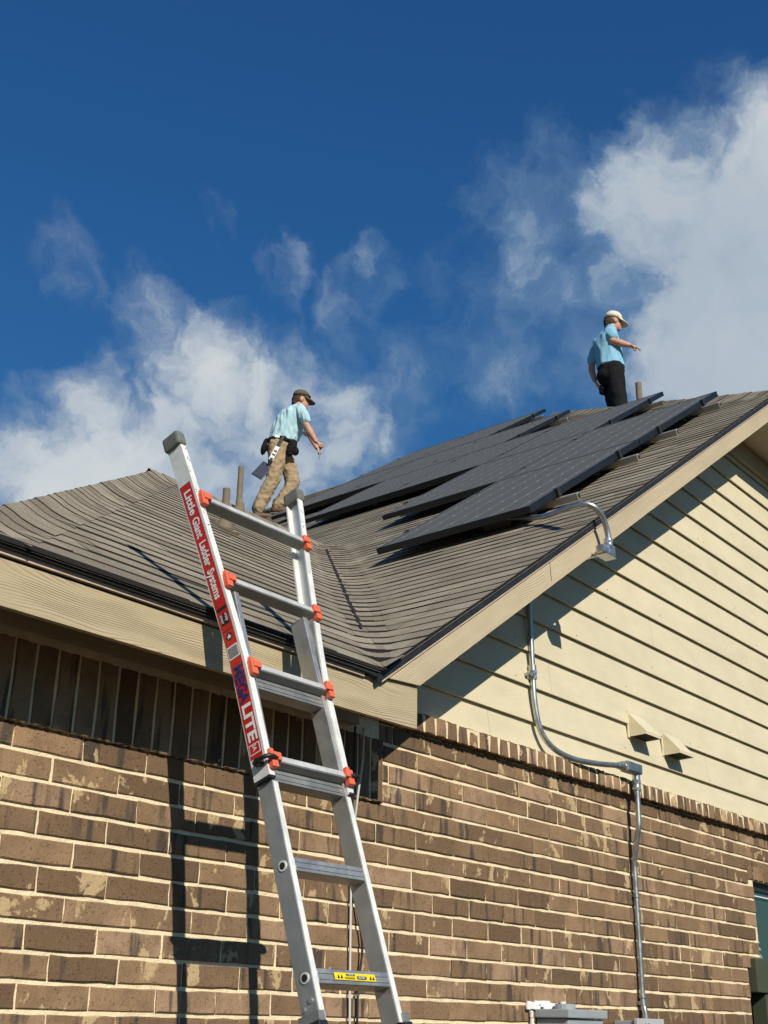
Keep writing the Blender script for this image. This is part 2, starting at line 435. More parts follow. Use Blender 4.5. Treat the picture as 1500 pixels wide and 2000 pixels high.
# soldier course under the eave (dark, in shade), proud of the wall
SOL = [share('soldier_brick', *brick_mesh('s', CH-.009, .246, .07, 300+i), BRICK) for i in range(4)]
zs = .8166-.004+.123
sb = MB(); sb.box(1.93, 3.745, YW-.009, YW+.006, .8166-.004, 1.148); part('soldier_mortar', sb, MORTAR, wallo)
x = 1.95; i = 0
while x < 3.74:
    put('soldier_brick', SOL[i % 4], (x+CH/2, YW-.015+rb.uniform(-.0015, .0015), zs), wallo); x += CH; i += 1
# rowlock ledge under the siding
RWL = [share('rowlock_brick', *brick_mesh('r', CH-.015, .078, .12, 340+i), BRICK) for i in range(4)]
rm = MB(); rm.box(3.60, 9.0, YW-.031, YW+.02, 1.138, 1.208); part('rowlock_mortar', rm, MORTAR, wallo)
x = 3.62; i = 0
while x < 8.6:
    put('rowlock_brick', RWL[i % 4], (x+CH/2, YW-.036+rb.uniform(-.003, .003), 1.175+rb.uniform(-.001, .001)), wallo, (R(-4), 0, R(rb.uniform(-1.5, 1.5)))); x += CH; i += 1
# header over the window
x = 7.26; i = 0
while x < 8.6:
    put('rowlock_brick', RWL[i % 4], (x+CH/2, YW-.002, .85+.042), wallo); x += CH; i += 1
fb_ = MB()
fb_.box(1.93, 3.58, YW-.045, YW-.018, 1.085, 1.149); part('frieze_board', fb_, SOFF, house)
# ---- window at the right
win = MB(); wy = YW+.045
win.box(7.33, 9.0, wy, wy+.03, .80, .85); win.box(7.33, 7.375, wy, wy+.03, -.6, .80); win.box(7.375, 9.0, wy+.004, wy+.03, .10, .14)
wn_ = part('window', win, M('dark_bronze_frame', (.025, .024, .022), .4)[0], house)
gl = MB(); gl.box(7.375, 9.0, wy+.014, wy+.018, -.6, .80)
GLASS, gg, gbs = M('window_glass', (.040, .070, .070), .08, 0, .6); gbs.inputs['Coat Weight'].default_value = .5
part('pane', gl, GLASS, wn_)
lite = MB(); lite.box(7.36, 9.0, wy-.004, wy-.001, .766, .772); part('glazing_bead', lite, WHT, wn_)
SLAT = M('teal_blind', (.18, .30, .31), .6)[0]
for i in range(9):
    sl = MB(); zz = .60-.042*i
    sl.add([(7.385, wy+.006, zz+.016), (7.43+.012*i, wy+.012, zz), (7.43+.012*i, wy+.006, zz-.018), (7.385, wy+.002, zz-.018),
            (7.385, wy+.009, zz+.016), (7.43+.012*i, wy+.013, zz), (7.43+.012*i, wy+.013, zz-.018), (7.385, wy+.010, zz-.018)],
           [(0, 1, 2, 3), (7, 6, 5, 4), (0, 4, 5, 1), (1, 5, 6, 2), (2, 6, 7, 3), (3, 7, 4, 0)])
    part('blind_slat', sl, SLAT, wn_)
vd = MB(); vd.box(7.14, 9.0, YW+.10, YW+.12, GZ, .36); part('recess_back', vd, DARK, house)
gc = MB(); gc.box(7.17, 8.6, YW-.035, YW+.07, .215, .40, bev=.006)
gco = empty('utility_cover', 'olive green metal cover below the window at the right edge', 'cover', (7.2, YW, .2))
part('cover_panel', gc, M('olive_metal', (.065, .076, .047), .55, .1, .4, (5.0, .1))[0], gco)
lg = MB(); lg.box(7.30, 7.345, YW-.02, YW+.07, -.9, .212, bev=.004); part('bracket', lg, M('olive_metal_dark', (.06, .07, .045), .6)[0], gco)

# ---- siding
YS = 3.15; EXP = .0556*YS; ZL0 = .4349*YS
sd = MB(); sd.prism([Vector((3.6, YS+.02, 1.20)), Vector((9.6, YS+.02, 1.20)), Vector((9.6, YS+.02, 4.05)), Vector((7.66, YS+.02, 4.05))], (0, 1, 0), .05)
sido = part('siding', sd, DARK, house)
def roofx(z): return X0P+(z-ZE)/T+.12
for i in range(-1, 17):
    za = 1.212 if i < 0 else ZL0+EXP*i; zb = ZL0+EXP*(i+1)+.028
    zt = min(zb, 4.03)
    if za > 3.95: break
    joints = {-1: [4.60], 0: [6.9], 1: [5.15], 2: [7.4], 4: [6.3], 6: [7.3], 3: [8.0]}.get(i, [])
    xs = [None]+joints+[9.4]
    for j in range(len(xs)-1):
        xl_b = roofx(za) if xs[j] is None else xs[j]+.0012; xl_t = roofx(zt) if xs[j] is None else xs[j]+.0012
        xr_ = xs[j+1]-.0012
        if xl_t > xr_: continue
        yb_, yt_ = YS-.018, YS+.004
        P = [(xl_b, yb_, za), (xr_, yb_, za), (xr_, yt_, zt), (xl_t, yt_, zt), (xl_b, yb_+.012, za+.001), (xr_, yb_+.012, za+.001), (xr_, yt_+.01, zt), (xl_t, yt_+.01, zt)]
        pb = MB().add(P, [(0, 1, 2, 3), (7, 6, 5, 4), (0, 4, 5, 1), (1, 5, 6, 2), (2, 6, 7, 3), (3, 7, 4, 0)])
        part('plank', pb, SIDE, sido)

rn = random.Random(21)
for i in range(34):
    zz = ZL0+EXP*rn.randint(0, 10)+rn.uniform(.02, .05); xx = roofx(zz)+.25+rn.uniform(0, 3.4)
    if xx > 8.4: continue
    yy = YS-.018+.022*((zz-ZL0) % EXP)/(EXP+.028)
    part('nail_head', MB().tube([(xx, yy-.0008, zz), (xx, yy+.003, zz)], .0042, 8), M('rust_spot', (.16, .11, .07), .8)[0] if i == 0 else bpy.data.materials['rust_spot'], sido)

# ---- trim boards
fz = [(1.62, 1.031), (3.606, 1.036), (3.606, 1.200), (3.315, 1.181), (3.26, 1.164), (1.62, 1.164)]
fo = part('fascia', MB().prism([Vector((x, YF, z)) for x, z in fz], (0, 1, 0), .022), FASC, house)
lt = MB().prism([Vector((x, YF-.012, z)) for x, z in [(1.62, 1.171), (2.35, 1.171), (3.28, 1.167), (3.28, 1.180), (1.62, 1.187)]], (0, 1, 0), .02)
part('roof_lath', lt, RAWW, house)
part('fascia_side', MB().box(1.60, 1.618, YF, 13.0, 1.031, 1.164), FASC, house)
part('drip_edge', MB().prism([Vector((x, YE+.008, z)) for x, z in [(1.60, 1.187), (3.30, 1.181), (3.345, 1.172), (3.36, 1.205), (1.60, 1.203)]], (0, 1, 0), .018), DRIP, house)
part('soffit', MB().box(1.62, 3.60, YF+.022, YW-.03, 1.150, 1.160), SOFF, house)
def sl(x, dz): return ZE+T*(x-X0P)+dz
xe = 7.74
YK = YF-.014
rk = [Vector((3.385, YK, 1.1885)), Vector((3.606, YK, 1.2025)), Vector((xe, YK, 1.2025+T*(xe-3.606))), Vector((xe, YK, sl(xe, -.052))), Vector((3.425, YK, sl(3.425, -.052)))]
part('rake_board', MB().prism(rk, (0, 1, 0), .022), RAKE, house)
for xj in (4.62, 5.18):
    jb = MB(); ax = Vector((CS, 0, SN)); az = Vector((-SN, 0, CS)); zc = 1.2025+T*(xj-3.606)
    jb.obox((xj-.03, YK-.0005, zc+.07), Vector((1, 0, 0)), Vector((0, 1, 0)), Vector((-.10, 0, 1)).normalized(), .0012, .001, .062); part('board_joint', jb, DARK, house)
part('rake_lath', MB().prism([Vector((3.37, YK-.0065, sl(3.37, -.055))), Vector((xe, YK-.0065, sl(xe, -.055))), Vector((xe, YK-.0065, sl(xe, -.043))), Vector((3.37, YK-.0065, sl(3.37, -.043)))], (0, 1, 0), .005), RAWW, house)
part('rake_drip_edge', MB().prism([Vector((3.335, YE+.006, sl(3.335, -.040))), Vector((xe, YE+.006, sl(xe, -.040))), Vector((xe, YE+.006, sl(xe, -.004))), Vector((3.335, YE+.006, sl(3.335, -.004)))], (0, 1, 0), .016), DRIP, house)
part('rake_soffit', MB().add([(3.606, YF+.024, 1.225), (xe, YF+.024, 1.225+T*(xe-3.606)), (xe, YS+.02, 1.225+T*(xe-3.606)), (3.606, YS+.02, 1.225),
     (3.606, YF+.024, 1.235), (xe, YF+.024, 1.235+T*(xe-3.606)), (xe, YS+.02, 1.235+T*(xe-3.606)), (3.606, YS+.02, 1.235)],
     [(0, 1, 2, 3), (7, 6, 5, 4), (0, 4, 5, 1), (1, 5, 6, 2), (2, 6, 7, 3), (3, 7, 4, 0)]), SOFF, house)
# clipped gable top: level eave that runs on to the right
ZCL = ZE+T*(YE+HC-X0P)                          # height of that eave
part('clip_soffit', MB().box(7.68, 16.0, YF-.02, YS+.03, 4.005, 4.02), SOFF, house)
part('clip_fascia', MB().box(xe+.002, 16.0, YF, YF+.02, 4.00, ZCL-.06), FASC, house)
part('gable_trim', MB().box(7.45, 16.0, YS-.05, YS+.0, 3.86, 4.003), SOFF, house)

# ---- roof decks
deck = MB(); d_ = -.012
def q(x, y): return ZE+T*(y-YE)+d_
def p(x, y): return ZE+T*(x-X0P)+d_
ZQ = ZE+T*(RIDGE_Q-YE); ZR = ZE+T*(XR-X0P)
xq0, xq1 = XH+RIDGE_Q-YE, X0P+RIDGE_Q-YE        # ridge of the small front hip
deck.add([(XH, YE, ZE+d_), (X0P, YE, ZE+d_), (xq1, RIDGE_Q, ZQ+d_), (xq0, RIDGE_Q, ZQ+d_)], [(0, 1, 2, 3)])
yq = 2*RIDGE_Q-YE
deck.add([(XH, YE, ZE+d_), (xq0, RIDGE_Q, ZQ+d_), (xq0-.0, RIDGE_Q+.0, ZQ+d_), (XH, yq, ZE+d_)], [(0, 1, 3)])
deck.add([(xq0, RIDGE_Q, ZQ+d_), (xq1, RIDGE_Q, ZQ+d_), (X0P, yq, ZE+d_), (XH, yq, ZE+d_)], [(0, 1, 2, 3)])
yt = XR-HC
deck.add([(X0P, YE, ZE+d_), (YE+HC, YE, ZCL+d_), (XR, yt, ZR+d_), (XR, YB, ZR+d_), (X0P, YB, ZE+d_)], [(0, 1, 2, 3, 4)])
deck.add([(YE+HC, YE, ZCL+d_), (2*XR-YE-HC, YE, ZCL+d_), (XR, yt, ZR+d_)], [(0, 1, 2)])
deck.add([(2*XR-YE-HC, YE, ZCL+d_), (2*XR-X0P, YE, ZE+d_), (2*XR-X0P, YB, ZE+d_), (XR, YB, ZR+d_), (XR, yt, ZR+d_)], [(0, 1, 2, 3, 4)])
roof = part('roof', deck, SHING, house)

# ---- shingle courses: level lines that turn through the rounded valley
EX = .113; FIL = .20
def course_path(e):
    """plan polyline of the level line at slope distance e (front hip slope, valley, right slope)"""
    c = e*CS; yq_ = YE+c; xp = X0P+c; pts = []
    y_near = max(YE, xp-HC)
    if yq_ < RIDGE_Q-.01:
        xs_ = XH+c+.10; r_ = min(FIL*(.55+.45*min(1, c)), max(.02, (xp-xs_)*.45), max(.02, (yq_-y_near)*.9) if yq_-y_near > .04 else .02)
        n = max(2, int((xp-r_-xs_)/.22))
        for i in range(n+1): pts.append((xs_+(xp-r_-xs_)*i/n, yq_))
        for i in range(1, 7):
            t_ = math.pi/2*i/6; pts.append((xp-r_+r_*math.sin(t_), yq_-r_+r_*math.cos(t_)))
        y_s = yq_-r_
    else:
        y_s = min(YB, 12.6+.0*c); pts.append((xp, y_s))
        y_s = y_s
    n = max(1, int((y_s-y_near)/.26))
    for i in range(1, n+1): pts.append((xp, y_s+(y_near-y_s)*i/n))
    return pts
def strip(P0, P1, jag, h0=.011, h1=.002, ov=1.18):
    """one shingle: lower line P0 and upper line P1 (lists of plan points with z)"""
    n = len(P0); V = []; F = []; mi = []
    for i in range(n):
        a_, b_ = P0[i], P1[i]; dirv = (b_-a_)
        a2 = a_-dirv.normalized()*jag[i]; b2 = a_+dirv*ov
        V += [a2+Vector((0, 0, h0)), b2+Vector((0, 0, h1)), a2+Vector((0, 0, -.0060))]
    for i in range(n-1):
        j = 3*i; F.append([j, j+3, j+4, j+1]); mi.append(0); F.append([j+2, j+5, j+3, j]); mi.append(1)
    F.append([0, 1, 2]); mi.append(1); F.append([3*n-3, 3*n-1, 3*n-2]); mi.append(1)
    return V, F, mi
rs = random.Random(11)
pieces = []                               # (size rank, V, F, mi)
ncourse = int((XR-X0P)/CS/EX)
for k in range(ncourse):
    e0 = k*EX+rs.uniform(-.003, .003); A = course_path(k*EX); Bp = course_path((k+1)*EX)
    def z_at(i, n, e): return ZE+e*SN
    # resample the upper path with the same number of points by arc fraction
    def resample(P, n):
        L = [0.0]
        for i in range(1, len(P)): L.append(L[-1]+math.hypot(P[i][0]-P[i-1][0], P[i][1]-P[i-1][1]))
        out = []; tot = L[-1]; j = 0
        for i in range(n):
            s_ = tot*i/(n-1)
            while j < len(P)-2 and L[j+1] < s_: j += 1
            f_ = 0 if L[j+1] == L[j] else (s_-L[j])/(L[j+1]-L[j])
            out.append((P[j][0]+(P[j+1][0]-P[j][0])*f_, P[j][1]+(P[j+1][1]-P[j][1])*f_))
        return out
    onQ = (YE+k*EX*CS) < RIDGE_Q-.01
    P0 = [Vector((x, y, ZE+k*EX*SN)) for x, y in A]
    P1 = []
    for (x, y) in A:                         # step up the local slope
        c = k*EX*CS; xp = X0P+c; yq_ = YE+c
        on_p = abs(x-xp) < 1e-6; on_q = abs(y-yq_) < 1e-6
        s_ = EX*CS
        if on_q: nx, ny = 0, s_
        elif on_p: nx, ny = s_, 0
        else: nx, ny = s_, s_               # fillet arcs just shift along the valley
        if on_q and on_p: nx, ny = s_, s_
        P1.append(Vector((x+nx, y+ny, ZE+(k+1)*EX*SN)))
    # cut the course into single shingles
    i = 0; n = len(P0)
    while i < n-1:
        ln = rs.choice((1, 1, 2, 2, 3)); j = min(n-1, i+ln)
        dj = rs.uniform(-.004, .004)
        jag = [dj+rs.uniform(-.0016, .0016) for _ in range(j-i+1)]
        V, F, mi = strip(P0[i:j+1], P1[i:j+1], jag, h0=.0078+rs.uniform(-.0015, .0025))
        mid = P0[(i+j)//2]; d = mid.length
        pieces.append((d, V, F, mi)); i = j
pieces.sort(key=lambda t_: t_[0])
rest = MB()
off_roof = Vector(house.location)
for i, (d, V, F, mi) in enumerate(pieces):
    if i < 300:
        me = bpy.data.meshes.new('shingle'); me.from_pydata([tuple(v-off_roof) for v in V], [], F)
        me.materials.append(SHING); me.materials.append(BUTT); me.polygons.foreach_set('material_index', mi); me.update()
        link(bpy.data.objects.new('shingle', me), roof)
    else:
        o_ = len(rest.v); rest.v += V
        for f, m1 in zip(F, mi): rest.f.append([a_+o_ for a_ in f]); rest.mi.append(m1)
so = part('shingle_field', rest, [SHING, BUTT], roof); so['kind'] = 'stuff'
# cut edge of the right slope's shingles along the valley
vb = MB(); rv = random.Random(5); n = 46; pl = []
for i in range(n+1):
    c = .50+i*(xq1-X0P-.75)/n; r_ = FIL*(.55+.45*min(1, c)); jg = .007*((i % 3)-1)+rv.uniform(-.003, .003)
    pl.append(Vector((X0P+c-.46*r_+jg*.6, YE+c-.15*r_+jg, ZE+T*c+.010)))
for i in range(n):
    a_, b_ = pl[i], pl[i+1]; wd = Vector((.009, -.009-rv.uniform(0, .004), .004)); wd2 = Vector((.009, -.009-rv.uniform(0, .004), .004))
    vb.add([a_, b_, b_+wd2, a_+wd, a_-Vector((0, 0, .02)), b_-Vector((0, 0, .02))], [(3, 2, 1, 0), (0, 1, 5, 4)])
part('valley_cut_edge', vb, BUTT, roof)
# hip and ridge caps: one bent shingle each
def cap_mesh(h, qd, ld, half=.165, length=.20, seed=0):
    """h: along, pointing up the hip; qd / ld: unit vectors down each side"""
    h, qd, ld = Vector(h).normalized(), Vector(qd).normalized(), Vector(ld).normalized()
    nrm = (-(qd+ld)).normalized(); prof = []
    rr = random.Random(seed)
    for s_, dv in ((1, ld), (-1, qd)):
        pts = [.0, .03, .06, .10, half]
        row = []
        for t_ in pts:
            drop = t_; row.append(dv*t_+nrm*(.018*math.exp(-(t_/.05)**2)-.004*(t_/half)))
        prof.append(row)
    line = prof[0][:0:-1]+[nrm*.018]+prof[1][1:]
    V = []; F = []; mi = []
    n = len(line)
    for i, P in enumerate(line):
        e = abs(i-(n-1)/2)/((n-1)/2)
        V.append(P+nrm*.006+h*(.018*max(0, e-.7)/.3)); V.append(P+h*length+nrm*.002); V.append(P-nrm*.004+h*(.018*max(0, e-.7)/.3))
    for i in range(n-1):
        j = 3*i; F.append([j, j+1, j+4, j+3]); mi.append(0); F.append([j+2, j, j+3, j+5]); mi.append(1)
    F += [[0, 2, 1], [3*n-3, 3*n-2, 3*n-1]]; mi += [1, 1]
    return V, F, mi
hd = Vector((1, 1, T)).normalized(); uu = Vector((1, 0, 0)); vv = Vector((0, 1, 0))
qd = uu-hd*uu.dot(hd); ld = vv-hd*vv.dot(hd)
hv = [share('hip_cap', *(lambda r_: (r_[0], r_[1], [SHING, BUTT], r_[2]))(cap_mesh(hd, qd, ld, .165, .17, i))) for i in range(3)]
L = (Vector((xq0, RIDGE_Q, ZQ))-Vector((XH, YE, ZE))).length; st = .118
for i in range(int(L/st)):
    p_ = Vector((XH, YE, ZE))+hd*(i*st+.10)+Vector((0, 0, .006+rs.uniform(-.002, .003)))
    o = put('hip_cap', hv[i % 3], p_+hd*rs.uniform(-.006, .006), roof)
L2 = (Vector((XR, yt, ZR))-Vector((YE+HC, YE, ZCL))).length
for i in range(int(L2/st)):
    p_ = Vector((YE+HC, YE, ZCL))+hd*(i*st-.02)+Vector((0, 0, .004+rs.uniform(-.002, .004)))
    put('hip_cap', hv[i % 3], p_, roof)
dq = Vector((0, -1, -T)).normalized(); dl = Vector((0, 1, -T)).normalized()
rvm = share('ridge_cap', *(lambda r_: (r_[0], r_[1], [SHING, BUTT], r_[2]))(cap_mesh((1, 0, 0), dq, dl, .15, .17, 9)))
i = 0
while xq0-.05+i*st < xq1+.1:
    put('ridge_cap', rvm, (xq0-.05+i*st, RIDGE_Q, ZQ+.008+rs.uniform(-.002, .003)), roof); i += 1

# ---- vent pipes through the roof
def vent_pipe(x, y, zroof, top, r, nrm, label_part):
    b = MB(); b.tube([(x, y, zroof-.05), (x, y, top)], r, 28)
    po = part('vent_pipe', b, PIPEP, house)
    n_ = Vector(nrm).normalized(); c = Vector((x, y, zroof))
    bb = MB(); ax = n_.cross(Vector((0, 0, 1))).normalized(); ay = n_.cross(ax)
    bb.tube([c+n_*-.02, c+n_*.012, c+Vector((0, 0, .045))+n_*.02, c+Vector((0, 0, .10))], [r*2.3, r*2.2, r*1.5, r*1.15], 16)
    bb.obox(c+n_*.012, ax, ay, n_, r*2.7, r*3.2, .006)
    part('pipe_boot', bb, PIPEP, po)
nQ = (0, -T, 1)
vent_pipe(4.255, 4.645, ZE+T*(4.645-YE), 2.755, .021, nQ, '')
vent_pipe(5.39, 5.75, ZE+T*(5.75-YE), 3.625, .0205, nQ, '')
vent_pipe(11.40, 5.62, ZE+T*(YE+HC-X0P)+T*(5.62-YE), 6.89, .035, nQ, '')

# ---- vent hoods on the siding
for (x, z) in ((5.94, 1.475), (6.335, 1.44)):
    wH, hH, dH = .175, .135, .115
    Pv = [(x, YS-.012, z), (x+wH, YS-.012, z), (x+wH, YS-.012, z+hH), (x, YS-.012, z+hH), (x, YS-dH, z+.004), (x+wH, YS-dH, z+.004), (x+wH, YS-dH, z+.022), (x, YS-dH, z+.022)]
    hb = MB().add(Pv, [(4, 5, 6, 7), (7, 6, 2, 3), (0, 4, 7, 3), (5, 1, 2, 6)])
    hb.add([(x+.006, YS-.02, z+.006), (x+wH-.006, YS-.02, z+.006), (x+wH-.006, YS-dH+.006, z+.008), (x+.006, YS-dH+.006, z+.008)], [(0, 1, 2, 3)], 1)
    ho = part('vent_hood', hb, [SOFF, DARK], house)
    ho.data.materials[0] = SIDE
    fl_ = MB().box(x-.012, x+wH+.012, YS-.016, YS-.010, z-.006, z+hH+.012); part('flange', fl_, SIDE, ho)

# ------------------------------------------------------------------ solar panels
PT, PX0, PS0, PL, PW = .692, 3.167, 2.506, 1.67, 1.095
pc = 1/math.sqrt(1+PT*PT); psn = PT*pc
AS = Vector((pc, 0, psn)); AV = Vector((0, 1, 0)); AN = Vector((-psn, 0, pc))
def PPt(s, v, h=0.0): return Vector((PX0+s*pc, v, ZE+s*psn))+AN*h
ROWS = [(3.277, 1), (3.277, 2), (4.36, 3), (6.14, 3), (7.287, 2)]
FT = .040
fr_b = MB(); gL, gW = PL-.012, PW-.010       # one panel, origin at its near lower corner, x = up the slope, y = away
e_ = .028
for (xa, xb, ya, yb_) in ((0, gL, 0, e_*.5), (0, gL, gW-e_*.5, gW), (0, e_*.5, e_*.5, gW-e_*.5), (gL-e_*.5, gL, e_*.5, gW-e_*.5)):
    fr_b.box(xa, xb, ya, yb_, -FT, 0)
fr_me = share('frame', fr_b.v, fr_b.f, FRAME)
fe_b = MB(); fe_b.box(0, gL, gW-.007, gW-.001, .0004, .0012); fe_b.box(gL-.007, gL-.001, 0, gW-.008, .0004, .0012); fe_me = share('frame_glint', fe_b.v, fe_b.f, M('painted_frame_glint', (.42, .43, .43), .4, .4)[0])  # pale strips paint the sun's glint on the black frame's top edges
gl_b = MB(); gl_b.box(e_*.5, gL-e_*.5, e_*.5, gW-e_*.5, -.012, -.002)
gl_me = share('cell_sheet', gl_b.v, gl_b.f, CELL)
uvl = gl_me.uv_layers.new(name='UV')
for lp in gl_me.loops:
    c_ = gl_me.vertices[lp.vertex_index].co; uvl.data[lp.index].uv = (c_.y/gW, c_.x/gL)
cl_b = MB(); cl_b.box(-.02, .02, -.014, .010, -FT-.004, .006); cl_me = share('clamp', cl_b.v, cl_b.f, BLKP)
mc_b = MB(); mc_b.box(-.018, .018, -.016, .016, -.003, .005, bev=.002); mc_me = share('clamp', mc_b.v, mc_b.f, BLKP)
PM = Matrix(((AS.x, AV.x, AN.x, 0), (AS.y, AV.y, AN.y, 0), (AS.z, AV.z, AN.z, 0), (0, 0, 0, 1)))
rown = ['lowest row', 'second row from below', 'third row from below', 'fourth row from below', 'topmost row']
posn = {1: ['the only one'], 2: ['nearer of two', 'farther of two'], 3: ['nearest of three', 'middle of three', 'farthest of three']}
def child(name, me, parent, loc):
    o = bpy.data.objects.new(name, me); link(o, parent); o.location = loc; return o
for ri, (v0, n) in enumerate(ROWS):
    for j in range(n):
        po = empty('solar_panel', 'black framed solar panel, %s in the %s on the roof' % (posn[n][j], rown[ri]), 'solar panel', group='solar panels on the roof')
        mm = PM.copy(); mm.translation = PPt(PS0+ri*PL+.006, v0+j*PW+.005, random.Random(ri*9+j).uniform(-.002, .002)); po.matrix_world = mm
        child('frame', fr_me, po, (0, 0, 0)); child('frame_glint', fe_me, po, (0, 0, 0)); child('cell_sheet', gl_me, po, (0, 0, 0))
        for s_ in (.36, 1.30):
            if j == 0: child('clamp', cl_me, po, (s_, 0, 0))
            child('clamp', mc_me if j < n-1 else cl_me, po, (s_, gW+.005 if j < n-1 else gW+.004, 0))
    for q_, s_ in (('lower', .36), ('upper', 1.30)):
        s0_ = PS0+ri*PL+s_; ro_ = empty('mounting_rail', '%s aluminium mounting rail under the %s of solar panels' % (q_, rown[ri]), 'rail', PPt(s0_, v0-.17, -FT-.03), 'mounting rails')
        b = MB(); c_ = PPt(s0_, v0+n*PW/2-.02, -FT-.029)
        ext_ = (n*PW+.20)/2
        b.obox(c_, AS, AV, AN, .018, ext_, .021, bev=.004)
        part('rail', b, RAILM, ro_)
        eb = MB(); eb.obox(PPt(s0_, v0-.1208, -FT-.029), AS, AV, AN, .012, .0008, .014); part('rail_end', eb, DARK, ro_)
        k = 0; vf = v0+.18
        while vf < v0+n*PW:
            fb2 = MB(); fb2.obox(PPt(s0_-.024, vf, -FT-.045), AS, AV, AN, .003, .022, .052); fb2.obox(PPt(s0_-.045, vf, -FT-.058), AS, AV, AN, .022, .022, .003)
            part('foot', fb2, RAILM, ro_); vf += 1.2
# junction box under the lowest panel
jb = empty('junction_box', 'black junction box in the shade under the lowest solar panel', 'box', PPt(PS0+.25, 3.62, -.10))
part('box_body', MB().obox(PPt(PS0+.22, 3.62, -.075), AS, AV, AN, .05, .09, .028, bev=.006), BLKP, jb)
part('box_lid', MB().obox(PPt(PS0+.22, 3.62, -.044), AS, AV, AN, .052, .092, .004, bev=.002), BLKP, jb)

# ------------------------------------------------------------------ conduit
cd = empty('electrical_conduit', 'galvanised steel conduit arching over the rake and down the siding and brick', 'conduit', (5.0, 3.0, GZ))
rad = .0150
arch = spline([(5.62, 3.95, 2.82), (5.40, 3.50, 2.67), (5.20, 3.18, 2.535), (5.02, 2.95, 2.455), (4.925, 2.83, 2.415), (4.915, 2.765, 2.405), (4.945, 2.722, 2.385), (5.005, 2.712, 2.345), (5.04, 2.712, 2.29), (5.052, 2.712, 2.235)], 6)
part('roof_pipe', MB().tube(arch, rad, 14), GALV, cd, True)
cb = MB().tube([(5.050, 2.715, 2.248), (5.053, 2.715, 2.212)], .0215, 14).tube([(5.051, 2.715, 2.236), (5.0515, 2.715, 2.226)], .024, 8)
part('coupling', cb, GALV, cd)
lb = MB().box(5.005, 5.080, 2.690, 2.745, 2.150, 2.212, bev=.012); lb.box(4.965, 5.03, 2.692, 2.742, 2.150, 2.196, bev=.010)
lbo = part('elbow_box', lb, GALV, cd)
part('elbow_cover', MB().box(4.975, 5.075, 2.688, 2.748, 2.1445, 2.1495), GALV, lbo)
back = [(5.02, 2.745, 2.170), (5.02, 2.95, 2.168), (4.985, 3.08, 2.14), (4.955, 3.115, 2.06), (4.945, 3.118, 1.95), (4.952, 3.118, 1.60)]
part('upper_wall_pipe', MB().tube(spline(back, 5), rad*.95, 14), GALV, cd, True)
part('wall_coupling', MB().tube([(4.950, 3.118, 1.645), (4.953, 3.118, 1.575)], .020, 14).tube([(4.951, 3.118, 1.617), (4.9515, 3.118, 1.604)], .023, 8).tube([(4.952, 3.118, 1.59), (4.952, 3.118, 1.578)], .023, 8), GALV, cd)
low = [(4.953, 3.118, 1.60), (4.957, 3.115, 1.46), (4.985, 3.105, 1.33), (5.06, 3.085, 1.255), (5.20, 3.06, 1.222), (5.40, 3.035, 1.228), (5.55, 3.03, 1.245), (5.645, 3.03, 1.255)]
part('sweep_pipe', MB().tube(spline(low, 7), rad*.95, 14), GALV, cd, True)
part('strap', MB().box(4.905, 4.925, 3.117, 3.137, 1.585, 1.60).box(4.925, 4.95, 3.10, 3.108, 1.583, 1.601), GALV, cd)
part('box_connector', MB().tube([(5.60, 3.03, 1.251), (5.665, 3.03, 1.257)], .0195, 12).tube([(5.625, 3.03, 1.253), (5.640, 3.03, 1.2545)], .023, 8), GALV, cd)
lb2 = MB().box(5.660, 5.815, 3.005, 3.057, 1.232, 1.287, bev=.010)
l2 = part('corner_elbow_box', lb2, GALV, cd)
part('corner_elbow_cover', MB().box(5.672, 5.80, 2.9985, 3.003, 1.238, 1.281), GALV, l2)
part('down_connector', MB().tube([(5.787, 3.03, 1.235), (5.786, 3.03, 1.15)], .020, 12).tube([(5.787, 3.03, 1.205), (5.787, 3.03, 1.185)], .0235, 8).tube([(5.786, 3.03, 1.165), (5.786, 3.03, 1.155)], .023, 8), GALV, cd)
dn = [(5.786, 3.03, 1.16), (5.783, 3.03, 1.02), (5.782, 3.034, .96), (5.790, 3.060, .86), (5.798, 3.078, .79), (5.800, 3.080, .70), (5.80, 3.08, .30), (5.80, 3.08, .14), (5.797, 3.07, .09), (5.765, 3.05, .035)]
part('down_pipe', MB().tube(spline(dn, 6), rad*.95, 14), GALV, cd, True)
part('pipe_strap', MB().tube([(5.80, 3.08, .135), (5.80, 3.08, .118)], .020, 12).tube([(5.80, 3.08, .165), (5.80, 3.08, .15)], .019, 12).box(5.775, 5.80, 3.094, 3.1005, .12, .135), GALV, cd)
part('mid_strap', MB().tube([(5.80, 3.08, .635), (5.80, 3.08, .623)], .0185, 12), GALV, cd)

# ------------------------------------------------------------------ enclosures at the foot of the wall
mb_ = empty('meter_box', 'large grey metal enclosure with caulked edges low on the brick wall', 'electrical box', (5.0, YW, -.5))
part('box_body', MB().box(4.86, 5.16, 2.94, 3.098, -.60, .045, bev=.006), GREYB, mb_)
part('box_hood', MB().box(4.845, 5.175, 2.925, 3.097, .047, .082, bev=.005), GREYB, mb_)
ck = MB(); rc = random.Random(2)
for i in range(26):
    t_ = i/25.0; x_ = 4.79+t_*.30+rc.uniform(-.01, .01); ck.obox((x_, YW-.004-i*.0003, .095+rc.uniform(-.008, .012)), Vector((1, 0, 0)), Vector((0, 1, 0)), Vector((0, 0, 1)), rc.uniform(.010, .022), .006, rc.uniform(.006, .014), bev=.003)
for i in range(22):
    ck.obox((4.80+rc.uniform(-.018, .014), YW-.0125-i*.0003, .09-i*.03), Vector((1, 0, 0)), Vector((0, 1, 0)), Vector((0, 0, 1)), rc.uniform(.006, .016), .006, rc.uniform(.012, .022), bev=.003)
part('caulk', ck, WHT, mb_)
